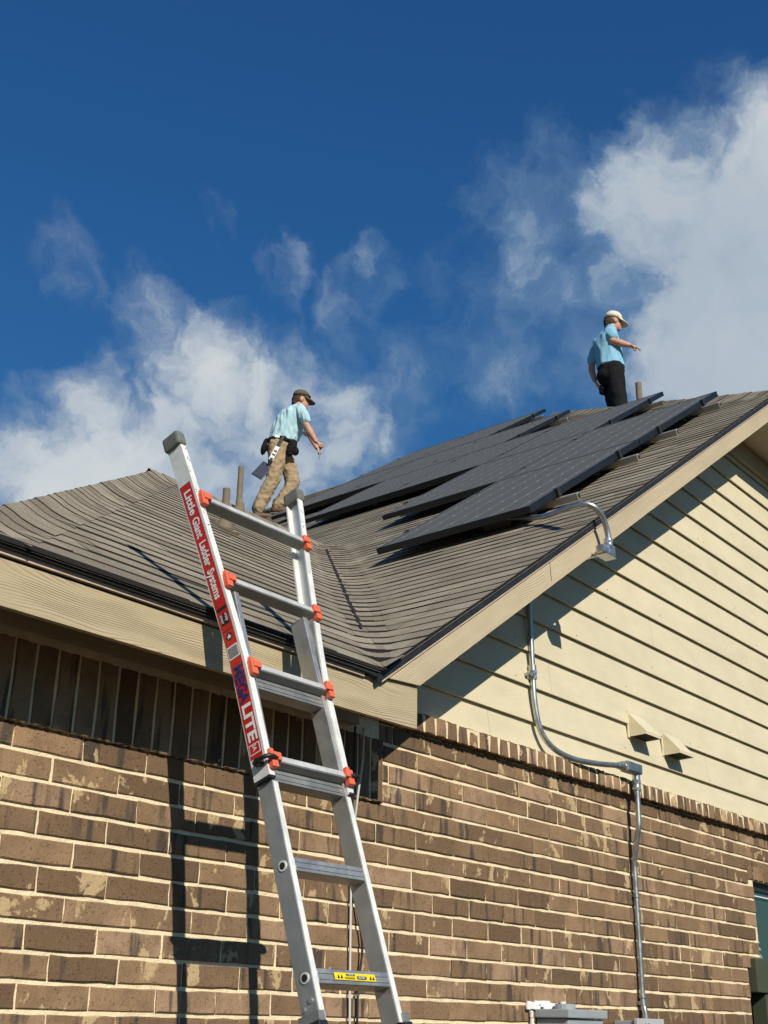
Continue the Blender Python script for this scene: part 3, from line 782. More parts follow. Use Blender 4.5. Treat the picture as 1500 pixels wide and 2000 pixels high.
part('conduit_hub', MB().tube([(4.99, 3.03, .083), (4.99, 3.03, .105)], .045, 14), GREYB, mb_)
db = empty('disconnect_box', 'small light grey box at the bottom end of the conduit', 'electrical box', (5.8, YW, -.4))
part('box_body', MB().box(5.54, 5.79, 2.99, 3.098, -.42, .045, bev=.004), GREYB, db)
part('box_door', MB().box(5.53, 5.80, 2.972, 2.989, -.42, .055, bev=.003), M('light_grey_enclosure', (.42, .43, .43), .5, 0, .4, (8.0, .05))[0], db)
def text(body, size, m_, parent, mat, name, bold=.0, sx=1.0, align='LEFT', thick=.0):
    cu = bpy.data.curves.new(name, 'FONT'); cu.body = body; cu.size = size; cu.offset = bold; cu.align_x = align; cu.align_y = 'CENTER'; cu.resolution_u = 3
    tmp = bpy.data.objects.new(name, cu); COL.objects.link(tmp)
    bpy.context.view_layer.update()
    me = bpy.data.meshes.new_from_object(tmp.evaluated_get(bpy.context.evaluated_depsgraph_get()))
    bpy.data.objects.remove(tmp)
    me.materials.clear(); me.materials.append(m_)
    o = bpy.data.objects.new(name, me); link(o, parent)
    off = Vector((0, 0, 0)); q_ = parent
    while q_ is not None: off += q_.location; q_ = q_.parent
    mm = mat.copy(); mm.translation = mm.translation-off
    if isinstance(sx, tuple): sx = sx[1]/(max(v.co.x for v in me.vertices)-min(v.co.x for v in me.vertices))
    o.matrix_local = mm @ Matrix.Diagonal((sx, 1, 1, 1)); return o
fm = Matrix(((1, 0, 0, 5.60), (0, 0, -1, 2.9705), (0, 1, 0, .022), (0, 0, 0, 1)))
text('A C', .03, BLKP, db, fm, 'box_lettering', .001)
st_ = empty('ground_stake', 'thin pale strip standing against the brick beside the small box', 'strip', (6.12, YW, -.4))
part('strip_body', MB().box(6.10, 6.122, 3.080, 3.092, -.7, .012, bev=.002), RAWW, st_)
part('strip_nail', MB().tube([(6.111, 3.078, -.02), (6.111, 3.092, -.02)], .003, 6), GALV, st_)

# ------------------------------------------------------------------ loose cables beside the ladder
wc = empty('white_cable', 'white cable hanging from the soffit down the brick wall behind the ladder', 'cable', (3.55, YW, GZ))
part('cable_run', MB().tube(spline([(3.585, 3.035, 1.07), (3.588, 3.04, .95), (3.575, 3.05, .80), (3.588, 3.082, .62), (3.592, 3.085, .40), (3.60, 3.086, .10), (3.61, 3.086, -.3), (3.612, 3.086, -1.55)], 6), .0045, 8), M('white_cable_jacket', (.58, .57, .54), .5)[0], wc, True)
part('cable_clip', MB().box(3.587, 3.597, 3.078, 3.0975, .545, .553), GALV, wc)
bc = empty('black_cable', 'thin black cable beside the white cable on the brick wall', 'cable', (3.66, YW, GZ))
part('cable_run', MB().tube(spline([(3.545, 3.045, 1.07), (3.548, 3.05, .80), (3.565, 3.085, .62), (3.585, 3.09, .55), (3.620, 3.085, .42), (3.655, 3.078, .27), (3.64, 3.085, .12), (3.645, 3.086, 0), (3.65, 3.086, -1.55)], 6), .0045, 8), BLKP, bc, True)
part('cable_clip', MB().box(3.638, 3.646, 3.079, 3.0975, .10, .108), GALV, bc)

# ------------------------------------------------------------------ ladder
LB0 = Vector((2.676, 2.285, .119)); PH = R(71.12)
LU = Vector((0, math.cos(PH), math.sin(PH))); LR = Vector((1, 0, 0)); LN = Vector((0, -math.sin(PH), math.cos(PH))); RS = .3048
def Lp(k, x, d): return LB0+LU*(RS*k)+LR*x+LN*d
lad = empty('ladder', 'aluminium multi-position ladder with red stickers leaning against the eave', 'ladder', Lp((GZ-.119)/RS/LU.z, 0, 0))
HWK = [(1.0, .170), (2.0, .1725), (3.0, .178), (3.5, .192), (4.0, .212), (4.5, .231), (5.0, .2525), (5.75, .287), (6.2, .308)]
def hw(k):
    for (a_, b_), (c_, d_2) in zip(HWK, HWK[1:]):
        if a_ <= k <= c_: return b_+(d_2-b_)*(k-a_)/(c_-a_)
    return HWK[0][1] if k < 1 else HWK[-1][1]
def channel(ks, xf, side, d0, d1, web=.004, flange=.024, lip=.004):
    """C-section rail: web on the outer side, flanges turned inward"""
    b = MB()
    prof = [(0, d0), (0, d1), (flange, d1), (flange, d1-lip*1.5), (web, d1-lip*1.5), (web, d0+lip*1.5), (flange, d0+lip*1.5), (flange, d0)]
    n = len(prof); V = []
    for k in ks:
        for (px, pd) in prof: V.append(Lp(k, side*(xf(k)-px), pd))
    F = []
    for i in range(len(ks)-1):
        for j in range(n):
            f = [i*n+j, i*n+(j+1) % n, (i+1)*n+(j+1) % n, (i+1)*n+j]; F.append(f if side < 0 else f[::-1])
    F += [list(range(n)), list(range((len(ks)-1)*n, len(ks)*n))[::-1]]
    b.add(V, F); return b
DF, DB = .012, -.050
fk = [1.83, 2, 2.4, 2.8, 3, 3.25, 3.5, 3.75, 4, 4.3, 4.6, 5, 5.4, 5.74]
ik = [.02-.40, 1, 2, 3, 3.93]
for s_ in (-1, 1):
    part('fly_rail', channel(fk, lambda k: hw(k)+.013, s_, DB, DF), ALUW, lad)
    ir = MB(); ir.obox(Lp((ik[0]+ik[-1])/2, s_*.1600, (DB+DF)/2-.006), LR, LN, LU, .0105, (DF-DB)/2-.001, RS*(ik[-1]-ik[0])/2, bev=.0025)
    iro = part('inner_rail', ir, ALU, lad)
    fl2 = MB(); fl2.obox(Lp((ik[0]+1.80)/2, s_*.1600, DF-.0055), LR, LN, LU, .0095, .0016, RS*(1.80-ik[0])/2, bev=.001); part('lit_front_flange', fl2, ALUW, iro)  # flange face painted paler than the rail for the light it catches
    # lower section below the picture
    part('lower_rail', channel([-5.1, -4.3, -3.5, -2.6, -1.6, -.30], lambda k: .186+max(0, (-1.6-k))*.03, s_, DB-.006, DF+.004), BLKP if False else ALUD, lad)
    slv = MB(); slv.obox(Lp(-.80, s_*.176, -.020), LR, LN, LU, .018, .038, RS*.42, bev=.004); part('sleeve', slv, BLKP, lad)
    # rubber end cap
    kk = 5.74; x_ = s_*(hw(kk)+.0); tilt = (LU+LR*(s_*.08)).normalized(); tr = (LR-tilt*LR.dot(tilt)).normalized()
    cp = MB(); cp.obox(Lp(kk+.055, s_*(hw(kk)+.006), -.019), tr, LN, tilt, .0195, .0365, .027, bev=.009); part('end_cap', cp, RUBB, lad)
def rung(k, half, d0, d1, u0, u1, m_, name='rung', groove=True):
    b = MB(); cx = Lp(k, 0, (d0+d1)/2)+LU*((u0+u1)/2)
    b.obox(cx, LR, LN, LU, half, (d1-d0)/2, (u1-u0)/2, bev=.004)
    if groove:
        for du in (-.008, .008): b.obox(Lp(k, 0, d1)+LU*((u0+u1)/2+du), LR, LN, LU, half-.004, .0022, .0022)
    return part(name, b, m_, lad)
for k in (2, 3, 4, 5):
    # tread rail of the fly section, flat bar; sunlight on its top painted as a paler strip
    b = MB(); hh_ = hw(k)-.012
    up_h = Vector((0, 0, 1)); fr_h = Vector((0, -1, 0))
    nu = Vector((0, -.5, -.87)); tt = Vector((0, .87, -.5))
    b.obox(Lp(k, 0, .004), LR, tt, nu, hh_, .020, .013, bev=.003)
    ro_ = part('rung', b, ALUD, lad)
    tp = MB(); tp.obox(Lp(k, 0, .004)-tt*.0205, LR, tt, nu, hh_, .0012, .0095); part('tread', tp, ALUT, ro_)
    for s_ in (-1, 1):
        x_ = s_*(hw(k)-.004)
        g_ = MB(); g_.obox(Lp(k, x_, .020)+LU*-.003, LR, LN, LU, .0125, .011, .025, bev=.004)
        g_.obox(Lp(k, x_-s_*.010, .022)+LU*.006, LR, LN, LU, .016, .014, .0125, bev=.004)
        g_.obox(Lp(k, x_, .018)+LU*.024, LR, LN, LU, .008, .007, .010, bev=.003)
        part('rung_bracket', g_, ORNG, lad)
for k in (-4, -3, -2, -1, 0, 1): rung(k, .149, -.040, .006, -.020, .020, ALU)
for k in (2, 3): rung(k-.13, .149, -.046, -.002, -.016, .022, ALUD)
for k in (0, 1, 2, 3):
    if k < 2:
        for s_ in (-1, 1):
            rg_ = MB(); c_ = Lp(k, s_*.1712, -.018)
            rg_.tube([c_-LR*(s_*.002), c_+LR*(s_*.0022)], .0145, 18); part('rung_ferrule', rg_, ALUW, lad)
            hl = MB(); hl.tube([c_+LR*(s_*.0023), c_+LR*(s_*.0028)], .0100, 16); part('rung_hole', hl, DARK, lad)
for s_ in (-1, 1):
    for dk, dd in ((-.17, .0), (-.22, -.030), (-.29, -.008)):
        rv_ = MB(); c_ = Lp(dk-.02, s_*.1708, dd-.014); rv_.tube([c_, c_+LR*(s_*.003)], .0075, 12); c2 = Lp(dk-.02, s_*(.1665), dd-.014); rv_.tube([c2, c2-LR*(s_*.004)], .006, 12)
        part('rivet', rv_, ALU, lad)
# locking D-rings at the lowest orange rung
for s_ in (-1, 1):
    x_ = s_*(hw(2)+.014); kb = MB()
    arc = [Lp(2, s_*(hw(2)-.012), .030), Lp(2, s_*(hw(2)+.012), .036), Lp(2, s_*(hw(2)+.030), .028), Lp(2, s_*(hw(2)+.036), .006), Lp(2, s_*(hw(2)+.030), -.020), Lp(2, s_*(hw(2)+.010), -.028)]
    kb.tube(spline(arc, 5), .0068, 10); ko = part('lock_ring', kb, BLKP, lad, True)
    kn = MB(); kn.tube([Lp(2, s_*(hw(2)+.012), -.010), Lp(2, s_*(hw(2)+.034), -.010)], [.013, .011], 14); part('lock_pin', kn, BLKP, lad)
# collar lines of the fly section
for s_ in (-1, 1):
    cl_ = MB(); cl_.obox(Lp(1.835, s_*(hw(1.9)+.002), -.019), LR, LN, LU, .0125, .0325, .004); part('rail_end_band', cl_, BLKP, lad)

# scuffs where the paint is chipped
rsn = random.Random(4)
for i in range(30):
    k = rsn.choice([5.6, 5.45, 5.3, 5.15, 4.9, 4.75, 4.6, 5.05])+rsn.uniform(-.08, .08); s_ = -1 if i < 19 else 1
    w0, h0_ = rsn.uniform(.0012, .0035), rsn.uniform(.002, .009); xx = s_*(hw(k)+.013-rsn.uniform(.004, .021))
    c_ = Lp(k, xx, DF+.0006); tw = rsn.uniform(-.8, .8); ax_ = (LR*math.cos(tw)+LU*math.sin(tw)); ay_ = (LU*math.cos(tw)-LR*math.sin(tw))
    part('scuff', MB().add([c_-ax_*w0, c_+ay_*h0_*.4+ax_*w0*.3, c_+ax_*w0+ay_*h0_, c_+ax_*w0*.6-ay_*h0_*.5], [(0, 3, 2, 1)]), GREYP if i % 2 else BLKP, lad)

# stickers on the outer face of the left fly rail
def face(k, d, lift): return Lp(k, -(hw(k)+.013+lift), d)
def patch(ka, kb_, da, db_, lift, m_, parent, name):
    n = max(2, int(abs(kb_-ka)/.25)+1); b = MB(); V = []
    for i in range(n):
        k = ka+(kb_-ka)*i/(n-1); V += [face(k, da, lift), face(k, db_, lift)]
    F = [[2*i, 2*i+1, 2*i+3, 2*i+2] for i in range(n-1)]
    return part(name, b.add(V, F), m_, parent)
SD0, SD1 = DB+.004, DF-.009
stk = patch(5.24, 2.07, SD0, SD1, .0006, RED, lad, 'red_sticker')
stk['label'] = 'long red sticker with white and navy lettering'
def tmat(k, d, lift, k2):
    """text frame: x runs down the rail, y towards the front flange"""
    ax = (face(k2, d, lift)-face(k, d, lift)).normalized(); az = Vector((-1, 0, 0)); az = (az-ax*az.dot(ax)).normalized(); ay = az.cross(ax)
    o = face(k, d, lift); return Matrix(((ax.x, ay.x, az.x, o.x), (ax.y, ay.y, az.y, o.y), (ax.z, ay.z, az.z, o.z), (0, 0, 0, 1)))
SM = (SD0+SD1)/2
def fit_text(body, ka, kb_, size, m_, name, bold, d=SM):
    segs = body.split(' '); tot = sum(len(s_)+1 for s_ in segs)-1; pos = 0
    for wd_ in segs:                          # word by word, so the line follows the flare of the rail
        k0 = ka+(kb_-ka)*pos/tot; k1 = ka+(kb_-ka)*(pos+len(wd_))/tot; pos += len(wd_)+1
        text(wd_, size, m_, stk, tmat(k0, d, .0018, k1), name, bold, ('fit', (face(k1, d, 0)-face(k0, d, 0)).length))
fit_text('Little Giant Ladder Systems', 5.16, 3.84, .042, WHT, 'lettering', .0012)
fit_text('MEGA', 3.07, 2.66, .052, NAVY, 'lettering', .0018)
fit_text('LITE', 2.645, 2.25, .050, WHT, 'lettering', .0018)
patch(3.735, 3.70, SD0+.004, SD1-.004, .0012, BLKP, stk, 'print_bar'); patch(3.49, 3.465, SD0+.004, SD1-.004, .0012, BLKP, stk, 'print_bar')
patch(3.66, 3.52, SD0+.008, SD1-.008, .0012, BLKP, stk, 'print_block')
text('crazy', .017, WHT, stk, tmat(3.655, SM+.011, .0019, 3.5), 'lettering', .0003, .75); text('strong', .017, WHT, stk, tmat(3.655, SM-.009, .0019, 3.5), 'lettering', .0003, .66)
dsc = MB(); c_ = face(3.40, SM, .0012); m3 = tmat(3.40, SM, .0012, 3.3)
ring_ = [m3 @ Vector((.013*math.cos(a_*math.pi/9), .013*math.sin(a_*math.pi/9), 0)) for a_ in range(18)]
part('round_emblem', MB().add(ring_, [list(range(18))]), BLKP, stk)
bird = [(-.009, .001), (-.002, .004), (.001, .010), (.004, .004), (.009, .007), (.005, .0), (.009, -.007), (.003, -.004), (.0, -.009), (-.002, -.003)]
m4 = tmat(3.40, SM, .0019, 3.3)
part('emblem_mark', MB().add([m4 @ Vector((x, y, 0)) for x, y in bird], [list(range(10))]), WHT, stk)
patch(3.295, 3.155, SD0+.001, SD1-.001, .0012, WHT, stk, 'pale_square'); patch(3.28, 3.17, SD0+.005, SD1-.005, .0018, GREYP, stk, 'grey_square')
patch(2.215, 2.11, SD0+.003, SD1-.003, .0012, WHT, stk, 'small_label'); patch(2.205, 2.12, SD0+.006, SD1-.006, .0018, RED, stk, 'small_label_field')
text('IA', .022, WHT, stk, tmat(2.20, SM, .0024, 2.1), 'lettering', .0003, .9)
# yellow warning sticker on the lowest rung in view
ym = Matrix(((1, 0, 0, 0), (0, LU.y, LN.y, 0), (0, LU.z, LN.z, 0), (0, 0, 0, 1)))
yp = Lp(0, 0, .0098)
ys = part('warning_sticker', MB().add([yp+LR*-.085+LU*-.0095, yp+LR*.085+LU*-.0095, yp+LR*.085+LU*.0095, yp+LR*-.085+LU*.0095], [(0, 1, 2, 3)]), YEL, lad)
def ymat(x, u_, n_): 
    mm = ym.copy(); mm.translation = Lp(0, x, n_)+LU*u_; return mm
def ypoly(P, n_, m_, name):
    part(name, MB().add([Lp(0, x, n_)+LU*u_ for x, u_ in P], [list(range(len(P)))]), m_, ys)
ypoly([(-.040, .004), (-.034, .0015), (-.002, .0015), (-.002, .0075), (-.034, .0075)], .0106, BLKP, 'black_arrow')
ypoly([(.006, -.0065), (.042, -.0065), (.048, -.002), (.042, .0025), (.006, .0025)], .0106, BLKP, 'black_arrow')
text('CAUTION', .0065, WHT, ys, ymat(-.032, .0045, .0112), 'lettering', .0001, .8); text('CAUTION', .0085, WHT, ys, ymat(.008, -.002, .0112), 'lettering', .0001, .8)
for x_ in (-.075, -.062, .058, .070):
    ypoly([(x_, -.006), (x_+.010, -.006), (x_+.005, .005)], .0106, BLKP, 'warning_triangle')
for u_ in (-.002, -.004, -.006): ypoly([(-.045, u_), (-.002, u_), (-.002, u_-.0008), (-.045, u_-.0008)], .0106, BLKP, 'fine_print')
# ------------------------------------------------------------------ people
from mathutils import noise as mnoise
def ell(b, c, r, ax=None, n=14, m_=9):
    """closed ellipsoid; ax: optional rotation matrix"""
    c = Vector(c); V = []
    for i in range(1, m_):
        a_ = math.pi*i/m_
        for j in range(n):
            t_ = 2*math.pi*j/n; V.append(Vector((r[0]*math.sin(a_)*math.cos(t_), r[1]*math.sin(a_)*math.sin(t_), r[2]*math.cos(a_))))
    V = [Vector((0, 0, r[2]))]+V+[Vector((0, 0, -r[2]))]
    F = [[0, 1+j, 1+(j+1) % n] for j in range(n)]
    for i in range(m_-2):
        for j in range(n): F.append([1+i*n+j, 1+(i+1)*n+j, 1+(i+1)*n+(j+1) % n, 1+i*n+(j+1) % n])
    L_ = len(V)-1; o_ = 1+(m_-2)*n
    F += [[o_+j, L_, o_+(j+1) % n] for j in range(n)]
    b.add([c+(ax @ v if ax else v) for v in V], F)
def limb(b, pts, n=14):
    """tapered chain of (x, y, z, r) with round ends"""
    P = [Vector(q_[:3]) for q_ in pts]; r = [q_[3] for q_ in pts]
    d0 = (P[0]-P[1]).normalized(); d1 = (P[-1]-P[-2]).normalized()
    pp, rr = [], []
    for a_ in (80, 55, 28): pp.append(P[0]+d0*r[0]*math.sin(R(a_))); rr.append(r[0]*math.cos(R(a_)))
    pp += P; rr += r
    for a_ in (28, 55, 80): pp.append(P[-1]+d1*r[-1]*math.sin(R(a_))); rr.append(r[-1]*math.cos(R(a_)))
    b.tube(pp, rr, n)
def loft(b, rings, n=20):
    """rings: (x, y, z, rx, ry) closed stack of ellipses"""
    V = []
    for (x, y, z, rx, ry) in rings:
        for j in range(n): t_ = 2*math.pi*j/n; V.append((x+rx*math.cos(t_), y+ry*math.sin(t_), z))
    F = [[i*n+j, i*n+(j+1) % n, (i+1)*n+(j+1) % n, (i+1)*n+j] for i in range(len(rings)-1) for j in range(n)]
    F += [list(range(n))[::-1], list(range((len(rings)-1)*n, len(rings)*n))]
    b.add(V, F)
def skin(name, b, m_, parent, vox=.011, smooth=4, fold=0.0, freq=(9, 9, 9), clip=None):
    """weld overlapping volumes into one continuous surface, with cloth folds"""
    me = bpy.data.meshes.new(name); me.from_pydata([tuple(v) for v in b.v], [], b.f); me.update()
    bm = bmesh.new(); bm.from_mesh(me); bmesh.ops.recalc_face_normals(bm, faces=bm.faces); bm.to_mesh(me); bm.free()
    o = bpy.data.objects.new(name, me); COL.objects.link(o)
    md = o.modifiers.new('r', 'REMESH'); md.mode = 'VOXEL'; md.voxel_size = vox
    sm_ = o.modifiers.new('s', 'SMOOTH'); sm_.iterations = smooth; sm_.factor = .5
    bpy.context.view_layer.update()
    out = bpy.data.meshes.new_from_object(o.evaluated_get(bpy.context.evaluated_depsgraph_get()))
    bpy.data.objects.remove(o)
    out.name = name; out.materials.clear(); out.materials.append(m_)
    if fold:
        nr = [v.normal.copy() for v in out.vertices]
        for v, n_ in zip(out.vertices, nr):
            q_ = Vector((v.co.x*freq[0], v.co.y*freq[1], v.co.z*freq[2]))
            k = 1-abs(mnoise.noise(q_))*2.0; k2 = mnoise.noise(q_*2.3)
            v.co += n_*(fold*(k*.75+k2*.45))
    out.polygons.foreach_set('use_smooth', [True]*len(out.polygons)); out.update()
    o = bpy.data.objects.new(name, out); link(o, parent); return o
def simple(name, b, m_, parent, smooth=False):
    return mesh(name, b.v, b.f, m_, parent, smooth)
def hand(b, wrist, palm_dir, spread, down, s=1.0, curl=1.0, point=False):
    """palm with four unequal fingers and a thumb; palm_dir: along the hand, spread: across the knuckles, down: curl direction"""
    w_, d, a_, q_ = Vector(wrist), Vector(palm_dir).normalized(), Vector(spread).normalized(), Vector(down).normalized()
    for t_ in (-1, -.33, .33, 1):
        limb(b, [(*(w_+a_*(.016*t_*s)), .016*s), (*(w_+d*.085*s+a_*(.030*t_*s)), .014*s)], 10)
    for i, (t_, ln) in enumerate(((-1, .068), (-.33, .078), (.33, .074), (1, .058))):
        k = w_+d*.090*s+a_*(.031*t_*s); c_ = .12 if (point and i == 0) else curl
        p1 = k+(d*(1-.75*c_)+q_*.95*c_).normalized()*ln*.45*s; p2 = p1+(d*(1-1.75*c_)+q_*.3*c_).normalized()*ln*.36*s; p3 = p2+(d*(1-1.4*c_)-q_*.8*c_).normalized()*ln*.25*s
        limb(b, [(*k, .0105*s), (*p1, .0095*s), (*p2, .0088*s), (*p3, .008*s)], 8)
    t0 = w_+d*.025*s-a_*.030*s; t1 = t0+(d*.6-a_*.5+q_*.35).normalized()*.045*s; t2 = t1+(d*.85+q_*.55).normalized()*.034*s
    limb(b, [(*t0, .015*s), (*t1, .012*s), (*t2, .0095*s)], 8)
def head(b, c, nose=True, f=1.0, turn=0.0):
    c = Vector(c); rz = Matrix.Rotation(turn, 3, 'Z')
    def at(x, y, z): return c+rz @ Vector((x, y, z))*f
    ell(b, at(-.008, 0, .02), (.098*f, .076*f, .108*f), rz)
    ell(b, at(.022, 0, -.045), (.070*f, .060*f, .080*f), rz)
    ell(b, at(.060, 0, -.092), (.030*f, .032*f, .026*f), rz)            # chin
    ell(b, at(.092, 0, -.018), (.022*f, .014*f, .026*f), rz)            # nose
    ell(b, at(.080, 0, .018), (.020*f, .050*f, .012*f), rz)             # brow
    ell(b, at(.082, 0, -.058), (.014*f, .024*f, .010*f), rz)            # lips
    for s_ in (-1, 1): ell(b, at(-.010, s_*.077, -.010), (.022*f, .010*f, .034*f), rz)
    limb(b, [(*at(-.03, 0, -.06), .058*f), (*at(-.055, 0, -.17), .062*f)])
def eyes(c, parent, turn, f=1.0):
    c = Vector(c); rz = Matrix.Rotation(turn, 3, 'Z'); b = MB()
    for s_ in (-1, 1): ell(b, c+rz @ Vector((.080, s_*.030, .0)), (.010, .012, .007), rz, 8, 6)
    simple('eyes', b, EYE, parent, True)
    b = MB()
    for s_ in (-1, 1): ell(b, c+rz @ Vector((.086, s_*.030, .016)), (.008, .020, .005), rz, 8, 6)
    simple('eyebrows', b, HAIR, parent, True)
def cap_hat(c, m_, parent, turn, tilt, f=1.0):
    c = Vector(c); rz = Matrix.Rotation(turn, 3, 'Z') @ Matrix.Rotation(tilt, 3, 'Y'); b = MB(); n = 20; V = []
    rows = [(0, .108, .088), (.03, .109, .089), (.06, .100, .082), (.085, .080, .066), (.103, .046, .038), (.110, .012, .010)]
    for z, rx, ry in rows:
        for j in range(n): t_ = 2*math.pi*j/n; V.append(c+rz @ (Vector((rx*math.cos(t_)-.006, ry*math.sin(t_), z))*f))
    F = [[i*n+j, i*n+(j+1) % n, (i+1)*n+(j+1) % n, (i+1)*n+j] for i in range(len(rows)-1) for j in range(n)]
    F.append(list(range((len(rows)-1)*n, len(rows)*n))); F.append(list(range(n))[::-1])
    b.add(V, F); co = simple('cap', b, m_, parent, True)
    b = MB(); V = []; m2 = 13
    for k, (dz, ex) in enumerate(((.006, 0), (.0, 1), (-.006, 1), (.0, 0))):
        for j in range(m2):
            t_ = R(-78+156*j/(m2-1)); x0 = .100*math.cos(t_); y0 = .086*math.sin(t_)
            L_ = .088*math.cos(t_)**.6 if ex else 0
            V.append(c+rz @ (Vector((x0+L_, y0*(1.04 if ex else 1), dz+.006-(.030*(L_/.088)) - .014*abs(math.sin(t_)) * (1 if ex else 0)))*f))
    F = []
    for k in range(4):
        for j in range(m2-1): F.append([k*m2+j, k*m2+j+1, ((k+1) % 4)*m2+j+1, ((k+1) % 4)*m2+j])
    b.add(V, F); simple('brim', b, m_, co, False)
    ell(bb := MB(), c+rz @ (Vector((0, 0, .112))*f), (.010, .010, .005), None, 8, 6); simple('button', bb, m_, co, True)
    return co
SKIN = M('skin', (.52, .27, .185), .55, 0, .35, (30.0, .12))[0]
EYE = M('eyes', (.05, .04, .035), .3)[0]; HAIR = M('brown_hair', (.060, .040, .026), .75, 0, .3, (80.0, .3))[0]
SH1 = M('pale_blue_shirt', (.40, .59, .65), .85, 0, .2, (14.0, .06), (10.0, .045, (1, 1, .4)))[0]
SH2 = M('sky_blue_shirt', (.23, .47, .63), .85, 0, .2, (14.0, .06), (8.0, .035, (1, 1, .4)))[0]
KHA = M('khaki_cloth', (.34, .255, .155), .9, 0, .2, (16.0, .10), (9.0, .045, (1, 1, 1.2)))[0]
BLKC = M('black_cloth', (.010, .010, .012), .9, 0, .2, (16.0, .2))[0]
LEA = M('brown_leather', (.11, .058, .030), .6, 0, .4, (30.0, .2))[0]
CAP1 = M('olive_cap', (.115, .090, .060), .9, 0, .2, (40.0, .12))[0]; CAP2 = M('cream_cap', (.66, .61, .50), .9, 0, .2, (40.0, .06))[0]
SLATE = M('tablet_glass', (.055, .058, .085), .25, 0, .5)[0]
def place(o, x, y, z): o.location = (x, y, z); o.rotation_euler = (0, 0, -YAW)

# man walking up the roof behind the ladder
m1 = empty('person', 'man in pale blue shirt and khaki trousers walking on the roof behind the ladder', 'person')
PXm, PYm = 10.82, 10.96; SC1 = 1.065
def proof(X, Y, x0, y0): 
    wx = x0+X*math.cos(YAW)+Y*math.sin(YAW); return ZE+T*(wx-X0P)+.010
zf = proof(-.12, -.07, PXm, PYm)
place(m1, PXm, PYm, zf); m1.scale = (SC1, SC1, SC1)
b = MB(); hc = (.362, -.01, 1.752); head(b, hc, f=1.04, turn=R(14))
limb(b, [(.395, -.165, 1.53, .052), (.452, -.20, 1.305, .047), (.515, -.195, 1.19, .046), (.588, -.175, 1.075, .030)])
hand(b, (.590, -.176, 1.070), (.80, .05, -.45), (.05, .8, .15), (-.45, 0, -.85), 1.12, 1.05)
limb(b, [(.40, .15, 1.53, .050), (.50, .20, 1.32, .045), (.585, .10, 1.12, .030)])
hand(b, (.588, .097, 1.112), (.5, -.2, -.7), (0, .8, .1), (-.5, 0, -.85), 1.0, .8)
limb(b, [(.13, 0, 1.10, .12), (.20, 0, 1.32, .14), (.26, 0, 1.50, .12), (.29, 0, 1.58, .07)])
limb(b, [(.08, -.08, 1.08, .09), (.05, -.08, .58, .07), (-.12, -.08, .12, .045)]); limb(b, [(.12, .07, 1.08, .09), (.29, .08, .58, .07), (.12, .07, .25, .045)])
body1 = skin('body', b, SKIN, m1, .0075, 3)
eyes(hc, m1, R(14))
b = MB(); ell(b, (.335, -.012, 1.765), (.104, .083, .095)); ell(b, (.285, -.012, 1.72), (.052, .066, .065))
h_ = skin('hair', b, HAIR, m1, .010, 2, .004, (40, 40, 40))
for v in h_.data.vertices:
    if v.co.x > .37 or (v.co.z < 1.70 and v.co.x > .33): v.co += (Vector((.31, -.012, 1.76))-v.co)*.45
cap_hat((.362, -.010, 1.795), CAP1, m1, R(14), R(9), 1.05)
b = MB(); pts = []
for j in range(15):
    t_ = R(-118+236*j/14); pts.append(Vector((.362+.116*math.cos(t_+R(14)), -.010+.095*math.sin(t_+R(14)), 1.815-.010*math.cos(t_))))
b.tube(pts, [.004]*5+[.011]*2+[.008]+[.011]*2+[.004]*5, 6); sg = simple('sunglasses', b, BLKP, m1, True)
b = MB()
loft(b, [(.145, -.01, 1.12, .172, .165), (.155, -.01, 1.18, .190, .170), (.185, -.01, 1.28, .203, .178), (.215, -.01, 1.40, .205, .190), (.245, -.01, 1.51, .185, .200), (.275, -.01, 1.585, .125, .165), (.298, -.01, 1.635, .078, .085)])
limb(b, [(.350, -.145, 1.550, .076), (.415, -.185, 1.45, .070), (.445, -.198, 1.375, .064)]); limb(b, [(.35, .140, 1.55, .074), (.455, .185, 1.40, .064)])
skin('shirt', b, SH1, m1, .009, 2, .016, (14, 14, 4.5))
b = MB(); loft(b, [(.296, -.012, 1.628, .088, .090), (.302, -.012, 1.650, .079, .080), (.310, -.012, 1.668, .072, .072)]); simple('collar', b, SH1, m1, True)
b = MB()
ell(b, (.098, -.01, 1.075), (.172, .165, .135))
limb(b, [(.085, -.075, 1.06, .122), (.085, -.08, .80, .108), (.048, -.085, .56, .094), (-.05, -.08, .33, .084), (-.118, -.075, .165, .080)])
limb(b, [(.125, .065, 1.05, .118), (.245, .07, .78, .102), (.292, .075, .60, .096), (.225, .07, .43, .086), (.128, .06, .27, .078)])
skin('trousers', b, KHA, m1, .009, 2, .011, (13, 13, 11))
for nm, (hx, hy, hz), yaw_ in (('boot', (-.150, -.075, .0), .25), ('boot', (.075, .055, .145), .3)):
    b = MB(); d = Vector((math.cos(yaw_), math.sin(yaw_)*.5, .10)).normalized()
    limb(b, [(hx, hy, hz+.055, .050), (hx+d.x*.10, hy+d.y*.1, hz+.052+.01, .046), (hx+d.x*.185, hy+d.y*.18, hz+.045+.018, .040)]); limb(b, [(hx+.01, hy, hz+.06, .050), (hx+.025, hy, hz+.17, .052)])
    bo = skin(nm, b, LEA, m1, .010, 2)
    for v in bo.data.vertices: v.co.z = max(v.co.z, hz+.012+(v.co.x-hx)*.10)
    so_ = MB(); so_.obox((hx+.075, hy+.03, hz+.012), d, Vector((-d.y, d.x, 0)).normalized(), Vector((-.1, 0, 1)).normalized(), .135, .043, .012, bev=.008); simple('sole', so_, BLKP, bo)
b = MB(); loft(b, [(.112, -.01, 1.085, .190, .182), (.114, -.01, 1.115, .196, .187), (.118, -.01, 1.150, .194, .185)]); bl = skin('tool_belt', b, BLKC, m1, .011, 2)
